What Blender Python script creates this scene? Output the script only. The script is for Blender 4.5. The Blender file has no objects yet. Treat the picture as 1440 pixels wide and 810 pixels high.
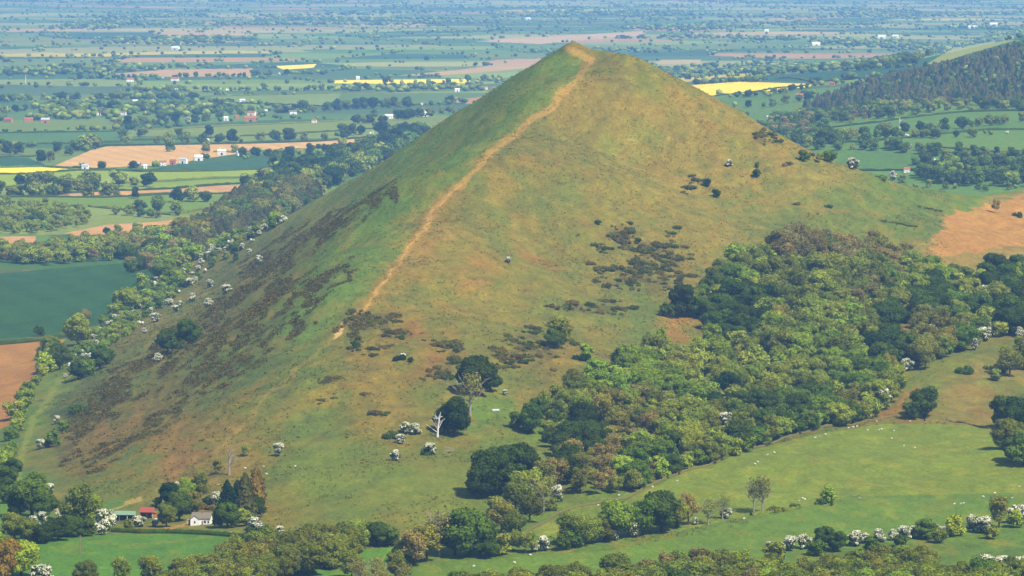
import bpy, math, random
import numpy as np
from mathutils import Vector
random.seed(7)
RNG = np.random.default_rng(11)
D = bpy.data
SC = bpy.context.scene
COL = SC.collection

# ------------------------------------------------------------------ camera model
F = 5469.0; CX, CY = 720.0, 405.0; CAMZ = 459.0; TILT = math.radians(5.23)
ct, st = math.cos(TILT), math.sin(TILT)

def ray(px, py):
    a = (np.asarray(px, float) - CX) / F; b = (np.asarray(py, float) - CY) / F
    dy = ct - b * st; dz = -st - b * ct
    return a / dy, dz / dy                      # x per metre of depth, z per metre of depth

def project(x, y, z):
    dz = z - CAMZ
    f = y * ct - dz * st
    return CX + F * x / f, CY - F * (y * st + dz * ct) / f

# ------------------------------------------------------------------ noise
_T = np.random.default_rng(3).random((256, 256))
def vnoise(x, y, s=0):
    x = np.asarray(x, float) + s * 17.31; y = np.asarray(y, float) + s * 9.77
    xi = np.floor(x).astype(int); yi = np.floor(y).astype(int)
    fx = x - xi; fy = y - yi
    fx = fx * fx * (3 - 2 * fx); fy = fy * fy * (3 - 2 * fy)
    a = _T[xi & 255, yi & 255]; b = _T[(xi + 1) & 255, yi & 255]
    c = _T[xi & 255, (yi + 1) & 255]; d = _T[(xi + 1) & 255, (yi + 1) & 255]
    return (a * (1 - fx) + b * fx) * (1 - fy) + (c * (1 - fx) + d * fx) * fy
def fbm(x, y, o=4, s=0):
    r = 0; a = .5; t = 0
    for k in range(o):
        r = r + a * vnoise(x * 2 ** k, y * 2 ** k, s + k * 3); t += a; a *= .5
    return r / t
def sstep(a, b, x):
    t = np.clip((x - a) / (b - a), 0, 1); return t * t * (3 - 2 * t)

# ------------------------------------------------------------------ terrain
PY_ = [0, 300, 700, 1200, 1500, 1700, 1850, 2200, 2600, 2880, 3500, 4250, 5150, 6600, 9000, 12500, 20000, 60000]
PZ_ = [452, 370, 262, 196, 194, 193, 188, 176, 165, 160, 154, 151, 148, 139, 136, 128, 110, 30]
def plain(x, y):
    z = np.interp(y, PY_, PZ_)
    amp = sstep(3600, 5500, y) * 5 + sstep(8000, 15000, y) * 10
    return z + amp * (fbm(x / 900., y / 1300., 2, 5) - .5)

class TPS:
    def __init__(s, P, v, lam=0.0):
        s.P = np.array(P, float) / 1000.; v = np.array(v, float); n = len(v)
        K = s.k(s.P, s.P) + lam * np.eye(n)
        Q = np.c_[np.ones(n), s.P]
        A = np.block([[K, Q], [Q.T, np.zeros((3, 3))]])
        s.w = np.linalg.solve(A, np.r_[v, 0, 0, 0])
    def k(s, a, b):
        r2 = ((a[:, None, 0] - b[None, :, 0]) ** 2 + (a[:, None, 1] - b[None, :, 1]) ** 2)
        return r2 * np.log(r2 + 1e-12)
    def __call__(s, x, y):
        sh = x.shape; p = np.c_[x.ravel(), y.ravel()] / 1000.; out = np.empty(len(p))
        for i in range(0, len(p), 60000):
            q = p[i:i + 60000]
            out[i:i + 60000] = s.k(q, s.P) @ s.w[:-3] + np.c_[np.ones(len(q)), q] @ s.w[-3:]
        return out.reshape(sh)

def ctrl(px, py, Y):
    u, s = ray(px, py); return float(u * Y), float(Y), float(CAMZ + Y * s)

# far rise to the east (right of the picture)
FAR = [(1440, 212, 4350), (1240, 240, 4300), (1150, 215, 4450), (1300, 172, 4900), (1150, 185, 5000), (1440, 150, 5200), (1300, 150, 5250),
       (1150, 160, 5600), (1040, 128, 6300), (1140, 120, 6500), (1250, 118, 5950), (1330, 112, 5750), (1440, 68, 6000), (1380, 84, 6050),
       (1300, 105, 6250), (1200, 108, 7200), (1000, 118, 7000), (1440, 52, 6700), (1350, 78, 6900), (1560, 40, 6100), (1560, 150, 5200),
       (1560, 215, 4350), (1300, 88, 7400), (1440, 62, 7600)]
fp, fv = [], []
for a in FAR:
    x, y, z = ctrl(*a); fp.append((x, y)); fv.append(z - float(plain(np.array(x), np.array(y))))
for y in (3600, 4400, 5200, 6000, 7000, 8200, 9500):
    for x in (-3000, -1500, -600, -100):
        fp.append((x, y)); fv.append(0)
for y in (9000, 10000):
    for x in (500, 1200, 2200): fp.append((x, y)); fv.append(0)
for y in (3300, 3700):
    for x in (350, 700, 1200): fp.append((x, y)); fv.append(35)
for y in (2600,):
    for x in (-600, 0, 600, 1200): fp.append((x, y)); fv.append(0)
for y in (4700, 6000, 7500): fp.append((2400, y)); fv.append(60)
tpsF = TPS(fp, fv, 1e-4)
def base(x, y):
    w = sstep(2700, 3300, y) * (1 - sstep(8800, 9800, y))
    return plain(x, y) + w * np.maximum(tpsF(x, y), -15)

HILL = [(400, 745, 1690), (385, 680, 1800), (400, 600, 1930), (430, 530, 2030), (480, 470, 2130), (540, 390, 2270), (600, 310, 2430),
        (650, 245, 2560), (700, 190, 2690), (760, 130, 2830), (805, 66, 2980), (838, 89, 2960), (868, 78, 2955), (820, 100, 2915),
        # left skyline
       
        # right skyline
        (1420, 268, 3050),
        (1560, 262, 3100),
        # right face
        (850, 200, 2790), (780, 200, 2740), (700, 290, 2520), (940, 260, 2690), (1000, 300, 2620), (900, 350, 2500), (750, 360, 2430), (1060, 260, 2720),
        (1000, 400, 2430), (800, 450, 2270), (650, 430, 2240), (700, 545, 2040), (550, 550, 1990), (850, 540, 2070), (600, 640, 1860),
        (720, 650, 1850), (560, 720, 1720), (800, 620, 1930), (700, 775, 1635), (900, 450, 2300), (480, 620, 1890),
        # wood and right
        (1000, 560, 2090), (1150, 500, 2240), (1300, 400, 2520), (1150, 330, 2640), (1440, 330, 2760), (1560, 330, 2760), (1440, 450, 2390),
        (1400, 520, 2210), (1560, 450, 2400), (1260, 330, 2650), (1350, 300, 2800), (1440, 290, 2900),
        # near pastures
        (1250, 590, 2050), (1440, 600, 2030), (1560, 600, 2030), (1200, 640, 1900), (1440, 650, 1890), (1200, 692, 1790), (1440, 692, 1800),
        (1200, 745, 1700), (1440, 745, 1700), (1000, 690, 1780), (1000, 735, 1700), (850, 760, 1660), (800, 725, 1730),
        (1560, 740, 1700), (400, 800, 1600), (800, 805, 1590), (1200, 805, 1590), (1560, 805, 1590), (100, 805, 1590), (150, 765, 1655),
        (280, 728, 1750), (100, 722, 1780), (-100, 720, 1780), (60, 690, 1880),
        # left foot
        (20, 655, 2010), (50, 600, 2215), (90, 530, 2500), (150, 490, 2710), (230, 430, 3070), (300, 370, 3540),
        # left flank
        (230, 600, 2050), (300, 540, 2130), (330, 450, 2330), (250, 500, 2370)]
hp, hv = [], []
def addh(x, y, z):
    hp.append((x, y)); hv.append(z - float(base(np.array([x]), np.array([y]))[0]))
for a in HILL: addh(*ctrl(*a))
SKY = [(753, 89, 3010), (713, 116, 3040), (680, 136, 3070), (647, 158, 3110), (613, 181, 3150), (558, 216, 3230), (505, 246, 3310), (480, 263, 3350), (440, 290, 3410), (393, 319, 3480), (333, 356, 3560),
       (897, 83, 2940), (930, 97, 2920), (960, 112, 2900), (1027, 150, 2870), (1060, 173, 2850), (1110, 201, 2830), (1177, 231, 2820), (1260, 258, 2860), (1310, 267, 2900)]
for (px, py, Y) in SKY:
    x, y, z = ctrl(px, py, Y); addh(x, y, z); u_, s_ = ray(px, py)
    for dy_, dz_ in ((90, 10), (240, 48)):
        if px > 1100 and dy_ > 100: continue
        addh(u_ * (Y + dy_), Y + dy_, max(CAMZ + s_ * (Y + dy_) - dz_, 156))
for (x, y, z) in [(-158, 2500, 224), (-95, 2500, 256), (-130, 2800, 240), (-55, 2800, 286), (-117, 3000, 256), (-35, 3000, 312), (-200, 2800, 196), (-185, 3000, 208), (-142, 3250, 241), (-167, 3250, 225), (-194, 3250, 207), (-230, 3250, 185), (-205, 3100, 198)]: addh(x, y, z)
for (x, y, z) in [(60, 3150, 345), (90, 3300, 318), (110, 3500, 280), (120, 3750, 225), (130, 4000, 165), (170, 3050, 305), (230, 3100, 262), (260, 3300, 220),
                  (330, 3080, 245), (400, 3300, 215), (560, 3350, 215), (900, 3400, 215), (200, 3600, 200), (47, 3040, 362)]:
    addh(x, y, z)
for y in (1300, 1600, 1900, 2200, 2500, 2800, 3100, 3400, 3700, 4000):
    for x in (-420, -560, -900):
        if y > 1850 or x < -500: hp.append((x, y)); hv.append(0)
for y in (4000, 4300, 4600):
    for x in (-260, -60, 350, 700, 1200): hp.append((x, y)); hv.append(0)
for x in (-300, 0, 300, 600): hp.append((x, 1250)); hv.append(0)
for y in (3650,):
    for x in (450, 800, 1300): hp.append((x, y)); hv.append(0)
tpsH = TPS(hp, hv, 2e-5)
def hillres(x, y):
    return tpsH(x, y) * (1 - sstep(4050, 4500, y)) * sstep(1150, 1350, y)

def spaced(a, b, step): return np.arange(a, b, step)
FULL = True
k = 1.0 if FULL else 2.0
Yv = np.concatenate([np.linspace(-400, 1400, 28)[:-1], spaced(1400, 1560, 6), spaced(1560, 3150, 2.1 * k), spaced(3150, 4400, 4 * k), spaced(4400, 6500, 8 * k),
                     spaced(6500, 10000, 14 * k), spaced(10000, 22000, 50 * k), np.linspace(22000, 42000, 40)])
Ucen = np.linspace(-.148, .148, int(960 / k))
Us = np.concatenate([-np.linspace(.55, .152, 40), Ucen, np.linspace(.152, .55, 40)])
YY, UU = np.meshgrid(Yv, Us, indexing='ij')
XX = UU * np.maximum(YY, 900.)
H = hillres(XX, YY)
B = base(XX, YY)
Z0 = B + H
rough = sstep(2, 12, np.abs(H)) * sstep(1500, 1700, YY) * (1 - sstep(3900, 4200, YY))
Z = Z0 + rough * ((fbm(XX / 45, YY / 60, 4, 1) - .5) * 7.0 + (fbm(XX / 13, YY / 26, 3, 14) - .5) * 1.6 + (vnoise(XX / 6, YY / 9, 2) - .5) * .5)
Z += (fbm(XX / 120, YY / 120, 3, 9) - .5) * 3 * sstep(1300, 1600, YY) * (1 - sstep(4000, 5000, YY))
# little rocky knob on the summit
Z += 3.0 * np.exp(-((XX - 47) ** 2 + (YY - 2985) ** 2) / (8.0 ** 2))
PX, PYY = project(XX, YY, Z)
NV, NU = XX.shape

def ucol(u):
    i = np.clip(np.searchsorted(Us, u) - 1, 0, NU - 2)
    return i, (u - Us[i]) / (Us[i + 1] - Us[i])
def hit(px, py, Z=Z, y0=1450.):
    """the point of the ground seen at a place in the picture"""
    u, s = ray(px, py); i, t = ucol(u)
    zc = Z[:, i] * (1 - t) + Z[:, i + 1] * t
    f = zc - (CAMZ + Yv * s)
    f[Yv < y0] = -1
    j = int(np.argmax(f > 0))
    if j < 1: return None
    a = f[j - 1] / (f[j - 1] - f[j]) if f[j - 1] < 0 else 0
    Y = Yv[j - 1] + a * (Yv[j] - Yv[j - 1])
    return float(u * Y), float(Y), float(CAMZ + Y * s)
def hitfar(px, py): return hit(px, py, B, 3000.)
def ground(x, y):
    u = x / max(y, 900.); i, t = ucol(u)
    j = int(np.clip(np.searchsorted(Yv, y) - 1, 0, NV - 2)); b = (y - Yv[j]) / (Yv[j + 1] - Yv[j])
    return float((Z[j, i] * (1 - t) + Z[j, i + 1] * t) * (1 - b) + (Z[j + 1, i] * (1 - t) + Z[j + 1, i + 1] * t) * b)
# horizon test for visibility
SL = (Z - CAMZ) / np.maximum(YY, 1); SL[YY < 1450] = -9
RUN = np.maximum.accumulate(SL, axis=0)
def visible(x, y, z):
    i, t = ucol(x / y); j = int(np.searchsorted(Yv, y)) - 2
    return (z - CAMZ) / y > RUN[max(j, 0), i]

# --- colours
LIT = 2.25
def alb(r, g, b, k=1.0):
    c = np.array([r, g, b]) / 255.
    c = np.where(c < .04045, c / 12.92, ((c + .055) / 1.055) ** 2.4)
    return c / LIT * k * np.array([1.07, 1.0, .54])

def inpoly(X, Y, P):
    P = np.array(P, float); r = np.zeros(X.shape, bool)
    x0, y0 = P.min(0); x1, y1 = P.max(0)
    m = (X >= x0) & (X <= x1) & (Y >= y0) & (Y <= y1)
    xs, ys = X[m], Y[m]; c = np.zeros(xs.shape, bool)
    for i in range(len(P)):
        (ax, ay), (bx, by) = P[i], P[i - 1]
        if ay == by: continue
        cr = ((ay > ys) != (by > ys)) & (xs < (bx - ax) * (ys - ay) / (by - ay) + ax)
        c ^= cr
    r[m] = c
    return r
def dline(X, Y, P):
    d = np.full(X.shape, 1e9)
    for (ax, ay), (bx, by) in zip(P[:-1], P[1:]):
        dx, dy = bx - ax, by - ay
        t = np.clip(((X - ax) * dx + (Y - ay) * dy) / (dx * dx + dy * dy), 0, 1)
        d = np.minimum(d, np.hypot(X - ax - t * dx, Y - ay - t * dy))
    return d

# plain: patchwork of fields
far = (YY > 3000) & (np.abs(H) < 1.5)
rg = np.random.default_rng(21)
CELL = 330.
cth, sth = math.cos(.35), math.sin(.35)
def cellinfo(x, y):
    a = (x * cth + y * sth) / (CELL * 1.25); b = (-x * sth + y * cth) / (CELL * .8)
    ai = np.floor(a).astype(int); bi = np.floor(b).astype(int)
    d1 = np.full(a.shape, 9e9); d2 = np.full(a.shape, 9e9); idx = np.zeros(a.shape, int)
    for i in (-1, 0, 1):
        for j in (-1, 0, 1):
            u, v = ai + i, bi + j
            sx = u + .15 + .7 * _T[u & 255, v & 255]; sy = v + .15 + .7 * _T[(u + 77) & 255, (v + 31) & 255]
            d = np.hypot((a - sx) * 1.25, (b - sy) * .8)
            n = d < d1
            d2 = np.where(n, d1, np.minimum(d2, d)); d1 = np.where(n, d, d1)
            idx = np.where(n, (u & 255) * 256 + (v & 255), idx)
    return idx, (d2 - d1) * CELL
PAL = [alb(112, 144, 72), alb(128, 156, 70), alb(98, 136, 74), alb(146, 168, 76), alb(80, 118, 72), alb(66, 106, 82), alb(118, 142, 80),
       alb(120, 140, 84), alb(90, 124, 66), alb(76, 112, 70), alb(192, 152, 122), alb(206, 170, 140), alb(90, 118, 84), alb(140, 158, 90),
       alb(215, 195, 75), alb(150, 140, 100)]
PALW = np.array([3, 3, 3, 1.6, 3, 2.2, 3, 2, 3, 3, 1.0, .8, 3, 1, .45, .8]); PALW /= PALW.sum()
pick = rg.choice(len(PAL), 65536, p=PALW)
PALA = np.array(PAL)
C = np.zeros((NV, NU, 3)); C[:] = alb(105, 122, 60)
m = (YY > 3000)
idx, edge = cellinfo(XX[m], YY[m])
cc = PALA[pick[idx]]
n1 = fbm(XX[m] / 180, YY[m] / 180, 3, 4)[:, None]
C[m] = cc * (.82 + .36 * n1)
light = m & (YY > 8500) & (fbm(XX / 900, YY / 500, 2, 6) > .6); C[light] = C[light] * .4 + alb(196, 190, 140) * .6

POLY = [  # (colour, polygon in the photograph's pixels, name)
 ((122, 148, 82), [(290, 136), (480, 131), (640, 127), (700, 130), (600, 146), (470, 149), (330, 144)], 'pasture'),
 ((94, 126, 74), [(480, 131), (560, 131), (720, 131), (560, 150), (470, 148)], 'pasture'),
 ((206, 168, 142), [(155, 104), (230, 98), (355, 96), (352, 107), (240, 108), (160, 106)], 'ploughed_field'),
 ((222, 200, 80), [(385, 93), (445, 90), (441, 95), (400, 98)], 'rapeseed_field'),
 ((215, 200, 90), [(470, 113), (560, 112), (660, 111), (661, 117), (560, 118), (470, 117)], 'rapeseed_field'),
 ((204, 168, 140), [(560, 106), (640, 99), (760, 83), (765, 93), (700, 100), (620, 106)], 'ploughed_field'),
 ((200, 160, 140), [(665, 90), (700, 84), (770, 82), (760, 88)], 'ploughed_field'),
 ((212, 180, 160), [(670, 58), (800, 50), (910, 43), (905, 50), (860, 53), (780, 60), (760, 62)], 'ploughed_field'),
 ((200, 180, 150), [(930, 84), (985, 84), (985, 90), (920, 90)], 'stubble_field'),
 ((90, 128, 84), [(-60, 158), (60, 155), (60, 168), (-60, 172)], 'pasture'),
 ((110, 138, 78), [(-80, 172), (150, 166), (170, 180), (100, 186), (-80, 188)], 'pasture'),
 ((82, 124, 88), [(-80, 188), (110, 185), (185, 186), (172, 200), (-80, 204)], 'pasture'),
 ((122, 144, 78), [(170, 198), (190, 183), (330, 176), (470, 170), (600, 160), (640, 165), (590, 182), (480, 190), (330, 200)], 'pasture'),
 ((84, 120, 80), [(185, 192), (260, 190), (300, 193), (290, 202), (190, 203)], 'pasture'),
 ((60, 104, 78), [(-80, 220), (40, 222), (70, 234), (30, 236), (-80, 236)], 'barley_field'),
 ((225, 182, 142), [(72, 235), (128, 211), (150, 206), (300, 203), (450, 199), (540, 191), (545, 196), (450, 209), (350, 214), (280, 224), (240, 232), (110, 237)], 'ploughed_field'),
 ((120, 152, 74), [(440, 212), (560, 192), (650, 175), (640, 195), (560, 206), (480, 215)], 'pasture'),
 ((66, 106, 86), [(205, 240), (230, 234), (330, 226), (420, 221), (610, 206), (640, 214), (500, 228), (400, 236), (300, 240)], 'barley_field'),
 ((236, 206, 60), [(-80, 237), (60, 235), (100, 238), (40, 244), (-80, 244)], 'rapeseed_field'),
 ((140, 168, 68), [(-80, 244), (40, 244), (120, 239), (280, 240), (440, 236), (420, 247), (300, 250), (160, 258), (-80, 264)], 'pasture'),
 ((132, 160, 70), [(140, 262), (300, 252), (400, 250), (350, 257), (240, 265), (130, 269)], 'pasture'),
 ((214, 168, 136), [(40, 275), (200, 266), (300, 261), (420, 256), (440, 264), (350, 271), (250, 272), (150, 277)], 'ploughed_field'),
 ((112, 146, 60), [(-80, 279), (150, 277), (350, 271), (480, 262), (450, 280), (340, 296), (250, 303), (130, 292), (-80, 292)], 'pasture'),
 ((214, 166, 134), [(90, 328), (150, 316), (220, 312), (330, 298), (360, 296), (330, 312), (280, 320), (200, 330), (110, 332)], 'ploughed_field'),
 ((206, 160, 130), [(-80, 334), (50, 332), (50, 342), (-80, 344)], 'ploughed_field'),
 ((58, 98, 56), [(-80, 392), (60, 379), (215, 367), (216, 392), (165, 430), (145, 456), (60, 472), (-80, 484)], 'barley_field'),
 ((176, 130, 82), [(-80, 488), (60, 480), (92, 477), (70, 505), (45, 545), (30, 590), (-80, 640)], 'ploughed_field'),
 ((240, 208, 40), [(940, 122), (1040, 115), (1143, 118), (1138, 122), (1070, 129), (1000, 136), (940, 140)], 'rapeseed_field'),
 ((62, 104, 92), [(940, 120), (1000, 112), (1180, 99), (1290, 95), (1240, 106), (1150, 114), (1060, 114)], 'barley_field'),
 ((150, 164, 96), [(1300, 92), (1340, 68), (1400, 58), (1430, 56), (1360, 76), (1320, 90)], 'pasture'),
 ((98, 134, 72), [(1010, 150), (1140, 136), (1150, 150), (1070, 160), (1000, 165)], 'pasture'),
 ((104, 142, 72), [(1080, 190), (1150, 172), (1300, 150), (1400, 140), (1560, 138), (1560, 156), (1350, 157), (1230, 172), (1140, 187)], 'pasture'),
 ((92, 132, 72), [(1150, 198), (1250, 188), (1440, 165), (1560, 160), (1560, 182), (1440, 180), (1300, 192), (1180, 205)], 'pasture'),
 ((98, 136, 76), [(1300, 200), (1440, 186), (1560, 184), (1560, 214), (1400, 212), (1310, 205)], 'pasture'),
 ((84, 124, 74), [(1180, 222), (1200, 212), (1280, 213), (1320, 228), (1330, 240), (1180, 240)], 'pasture'),
]
right = (YY > 3000) & (XX > 120) & (YY < 6200) & (np.abs(H) < 3)
C[right] = alb(104, 142, 68) * (.85 + .3 * fbm(XX[right] / 120, YY[right] / 120, 3, 8))[:, None]
REG = np.zeros((NV, NU), np.int16)
farmask = (YY > 2050) & ((H < 3) | ((XX < -262 - .02 * np.maximum(0, YY - 2500)) & (H < 40))) & ~((XX > -180) & (YY < 3700))
PDIV = (YY > 1)
# same furrow lines run through arable fields
for q, (c, P, nm) in enumerate(POLY):
    mm = inpoly(PX, PYY, P) & farmask
    col = alb(*c)
    n = fbm(XX[mm] / 90, YY[mm] / 140, 3, q)
    v = (.9 + .2 * n)
    if 'plough' in nm or 'barley' in nm:
        v *= (1 + .06 * np.sin((XX[mm] * .9 + YY[mm] * .3) / 5.5)) * (1 - .14 * (np.abs(np.sin((XX[mm] * .8 - YY[mm] * .35) / 24)) < .09))
    if nm == 'rapeseed_field': col = np.array([.62, .41, .02])
    if nm == 'pasture': col = col * np.array([1.22, 1.12, .8])
    C[mm] = col * v[:, None]
    REG[mm] = q + 1

# near ground and the hill: colour seeds read off the photograph (where, then colour)
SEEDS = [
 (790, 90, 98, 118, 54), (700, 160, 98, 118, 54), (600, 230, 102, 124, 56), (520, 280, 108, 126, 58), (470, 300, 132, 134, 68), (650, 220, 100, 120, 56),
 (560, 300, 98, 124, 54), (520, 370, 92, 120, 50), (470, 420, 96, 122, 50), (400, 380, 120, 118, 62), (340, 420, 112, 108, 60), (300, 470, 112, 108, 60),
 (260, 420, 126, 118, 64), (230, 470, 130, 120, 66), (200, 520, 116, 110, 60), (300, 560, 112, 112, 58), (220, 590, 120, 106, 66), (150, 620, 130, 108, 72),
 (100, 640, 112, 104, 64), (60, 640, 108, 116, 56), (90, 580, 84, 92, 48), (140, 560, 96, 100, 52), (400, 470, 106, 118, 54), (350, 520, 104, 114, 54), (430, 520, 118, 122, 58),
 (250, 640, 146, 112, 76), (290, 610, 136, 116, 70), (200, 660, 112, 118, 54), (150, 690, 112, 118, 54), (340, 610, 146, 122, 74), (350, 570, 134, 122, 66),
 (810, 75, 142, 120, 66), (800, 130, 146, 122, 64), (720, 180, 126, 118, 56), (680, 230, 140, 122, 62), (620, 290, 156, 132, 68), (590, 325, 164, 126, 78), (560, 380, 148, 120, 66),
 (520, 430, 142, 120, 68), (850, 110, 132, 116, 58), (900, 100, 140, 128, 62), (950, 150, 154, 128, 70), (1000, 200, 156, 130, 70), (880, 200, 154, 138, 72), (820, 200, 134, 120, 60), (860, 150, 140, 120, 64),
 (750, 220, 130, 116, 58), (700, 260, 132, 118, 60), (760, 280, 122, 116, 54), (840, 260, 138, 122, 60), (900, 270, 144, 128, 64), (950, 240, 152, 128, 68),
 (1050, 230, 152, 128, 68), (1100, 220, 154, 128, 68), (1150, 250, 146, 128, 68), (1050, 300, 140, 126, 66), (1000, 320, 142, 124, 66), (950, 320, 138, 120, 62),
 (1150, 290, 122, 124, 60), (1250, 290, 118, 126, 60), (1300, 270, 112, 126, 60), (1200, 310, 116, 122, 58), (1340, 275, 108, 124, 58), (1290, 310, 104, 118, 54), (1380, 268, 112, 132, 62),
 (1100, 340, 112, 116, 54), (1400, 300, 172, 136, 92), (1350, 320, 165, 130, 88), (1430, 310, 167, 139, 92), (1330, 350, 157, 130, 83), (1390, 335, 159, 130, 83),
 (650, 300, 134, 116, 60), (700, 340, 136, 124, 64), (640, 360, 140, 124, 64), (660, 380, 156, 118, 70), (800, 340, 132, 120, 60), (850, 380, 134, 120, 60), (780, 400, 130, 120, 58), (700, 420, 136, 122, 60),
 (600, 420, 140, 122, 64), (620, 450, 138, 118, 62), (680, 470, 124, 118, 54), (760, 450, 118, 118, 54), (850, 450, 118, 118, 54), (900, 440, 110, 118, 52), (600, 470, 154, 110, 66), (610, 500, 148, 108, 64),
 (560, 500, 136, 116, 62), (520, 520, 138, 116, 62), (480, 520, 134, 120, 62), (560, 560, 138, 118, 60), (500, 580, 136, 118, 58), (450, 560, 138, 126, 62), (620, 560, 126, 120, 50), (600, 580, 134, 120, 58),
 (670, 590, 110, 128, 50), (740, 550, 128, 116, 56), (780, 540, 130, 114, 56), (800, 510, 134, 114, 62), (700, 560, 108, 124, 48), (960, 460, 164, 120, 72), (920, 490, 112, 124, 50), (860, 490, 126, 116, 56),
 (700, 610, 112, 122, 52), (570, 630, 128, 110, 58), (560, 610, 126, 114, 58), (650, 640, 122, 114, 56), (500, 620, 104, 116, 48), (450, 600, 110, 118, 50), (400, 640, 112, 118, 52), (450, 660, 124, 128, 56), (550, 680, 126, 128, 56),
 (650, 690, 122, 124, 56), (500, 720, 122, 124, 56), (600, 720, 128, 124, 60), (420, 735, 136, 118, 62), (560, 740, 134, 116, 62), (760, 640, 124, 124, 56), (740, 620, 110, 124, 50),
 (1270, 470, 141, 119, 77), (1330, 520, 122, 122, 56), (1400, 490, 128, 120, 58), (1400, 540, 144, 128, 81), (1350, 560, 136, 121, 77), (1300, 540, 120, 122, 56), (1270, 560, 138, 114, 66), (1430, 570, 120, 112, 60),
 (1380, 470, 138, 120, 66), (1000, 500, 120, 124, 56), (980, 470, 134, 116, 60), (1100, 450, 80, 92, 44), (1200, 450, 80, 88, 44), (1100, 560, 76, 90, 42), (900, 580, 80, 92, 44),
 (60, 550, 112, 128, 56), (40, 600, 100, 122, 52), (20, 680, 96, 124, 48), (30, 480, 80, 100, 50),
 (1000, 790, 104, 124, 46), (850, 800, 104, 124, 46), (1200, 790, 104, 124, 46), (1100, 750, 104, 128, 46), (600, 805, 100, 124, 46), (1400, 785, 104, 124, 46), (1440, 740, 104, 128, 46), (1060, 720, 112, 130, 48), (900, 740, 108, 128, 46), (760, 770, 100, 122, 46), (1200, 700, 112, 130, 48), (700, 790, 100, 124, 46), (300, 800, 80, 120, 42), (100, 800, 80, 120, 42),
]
S = np.array(SEEDS, float); SCOL = np.array([alb(*s[2:]) for s in SEEDS])
near = (YY > 1400) & ((H >= 3) | (YY < 2050) | ((XX > -180) & (YY < 3700)) | ((YY < 3600) & (REG == 0) & (XX < 0)))
near &= ~((YY > 3000) & (XX > 120) & (H < 3)) & (REG == 0)
qx, qy = PX[near], PYY[near]
# break the seed field up so no blob of colour has a smooth outline
xx, yy = XX[near], YY[near]
wx = qx + (fbm(xx / 22, yy / 34, 4, 12) - .5) * 70; wy = qy + (fbm(xx / 22, yy / 34, 4, 15) - .5) * 50
acc = np.zeros((len(qx), 3)); ws = np.zeros(len(qx))
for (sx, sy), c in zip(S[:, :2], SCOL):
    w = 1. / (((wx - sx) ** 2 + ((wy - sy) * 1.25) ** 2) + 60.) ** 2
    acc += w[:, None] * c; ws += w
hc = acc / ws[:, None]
sides = sstep(-60, 40, (xx - np.interp(yy, [1700, 2130, 2430, 2690, 2980, 3500], [-100, -93, -53, -10, 46, 90])))
grn = alb(92, 122, 46); tan = alb(166, 138, 72); red = alb(158, 104, 62)
n = fbm(xx / 16, yy / 30, 4, 31); n2 = fbm(xx / 5, yy / 8, 4, 37); n3 = fbm(xx / 60, yy / 90, 3, 41)
lf = inpoly(wx * .35 + qx * .65, wy * .35 + qy * .65, [(800, 74), (826, 80), (808, 106), (780, 136), (724, 182), (666, 228), (604, 286), (584, 325), (552, 372), (510, 424), (484, 440), (420, 500), (390, 440), (440, 360), (500, 292), (600, 190), (730, 100)])
gl = alb(112, 132, 54)
lw = (.62 * lf * (.75 + .5 * n3))[:, None]; hc = hc * (1 - lw) + gl * lw
hc = hc * np.array([.93, 1.07, 1.0])
hc = hc * (.72 + .56 * n2[:, None]) * (.9 + .2 * fbm(xx / 2.2, yy / 3.5, 2, 44)[:, None])
# sheep tracks and terracettes running level along the slopes
zt = Z[near] + (fbm(xx / 30, yy / 40, 3, 55) - .5) * 9
tr_ = sstep(.80, .97, .5 + .5 * np.sin(zt * 1.9)) * sstep(.45, .65, fbm(xx / 35, yy / 50, 3, 57))
hc = hc * (1 - .16 * tr_[:, None] * (H[near] > 12)[:, None])
g = sstep(.48, .66, n)[:, None] * .34; hc = hc * (1 - g) + grn * g
past = (sstep(590, 650, qy) * sstep(360, 440, qx) * (1 - sstep(760, 800, qx)))[:, None]
hc = hc * (1 - .45 * past) + alb(112, 132, 50) * .45 * past
t = (sstep(.5, .75, fbm(xx / 11, yy / 22, 4, 51)) * .32)[:, None] * (1 - .7 * past); hc = hc * (1 - t) + tan * t
rz_ = np.exp(-(((qx - 200) / 130) ** 2 + ((qy - 630) / 55) ** 2))[:, None]; hc = hc * (1 - rz_ * .35 * sstep(.4, .6, n2)[:, None]) + red * rz_ * .35 * sstep(.4, .6, n2)[:, None]
r_ = (sstep(.56, .74, fbm(xx / 14, yy / 20, 4, 61)) * sstep(.45, .6, n3) * (.42 - .3 * sstep(2500, 2700, yy)))[:, None]
warm = sstep(.95, 1.25, hc[:, 0] / hc[:, 1])[:, None]
hc = hc * (1 - r_ * warm) + red * r_ * warm
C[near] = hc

br = inpoly(PX + (fbm(XX / 10, YY / 16, 3, 71) - .5) * 36, PYY + (fbm(XX / 10, YY / 16, 3, 72) - .5) * 20, [(1304, 352), (1330, 322), (1322, 308), (1385, 288), (1440, 276), (1600, 268), (1600, 352), (1440, 345), (1390, 352), (1330, 362)]) & near
C[br] = C[br] * .35 + alb(196, 140, 92) * .65 * (.75 + .5 * fbm(XX[br] / 6, YY[br] / 10, 4, 73))[:, None]
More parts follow.
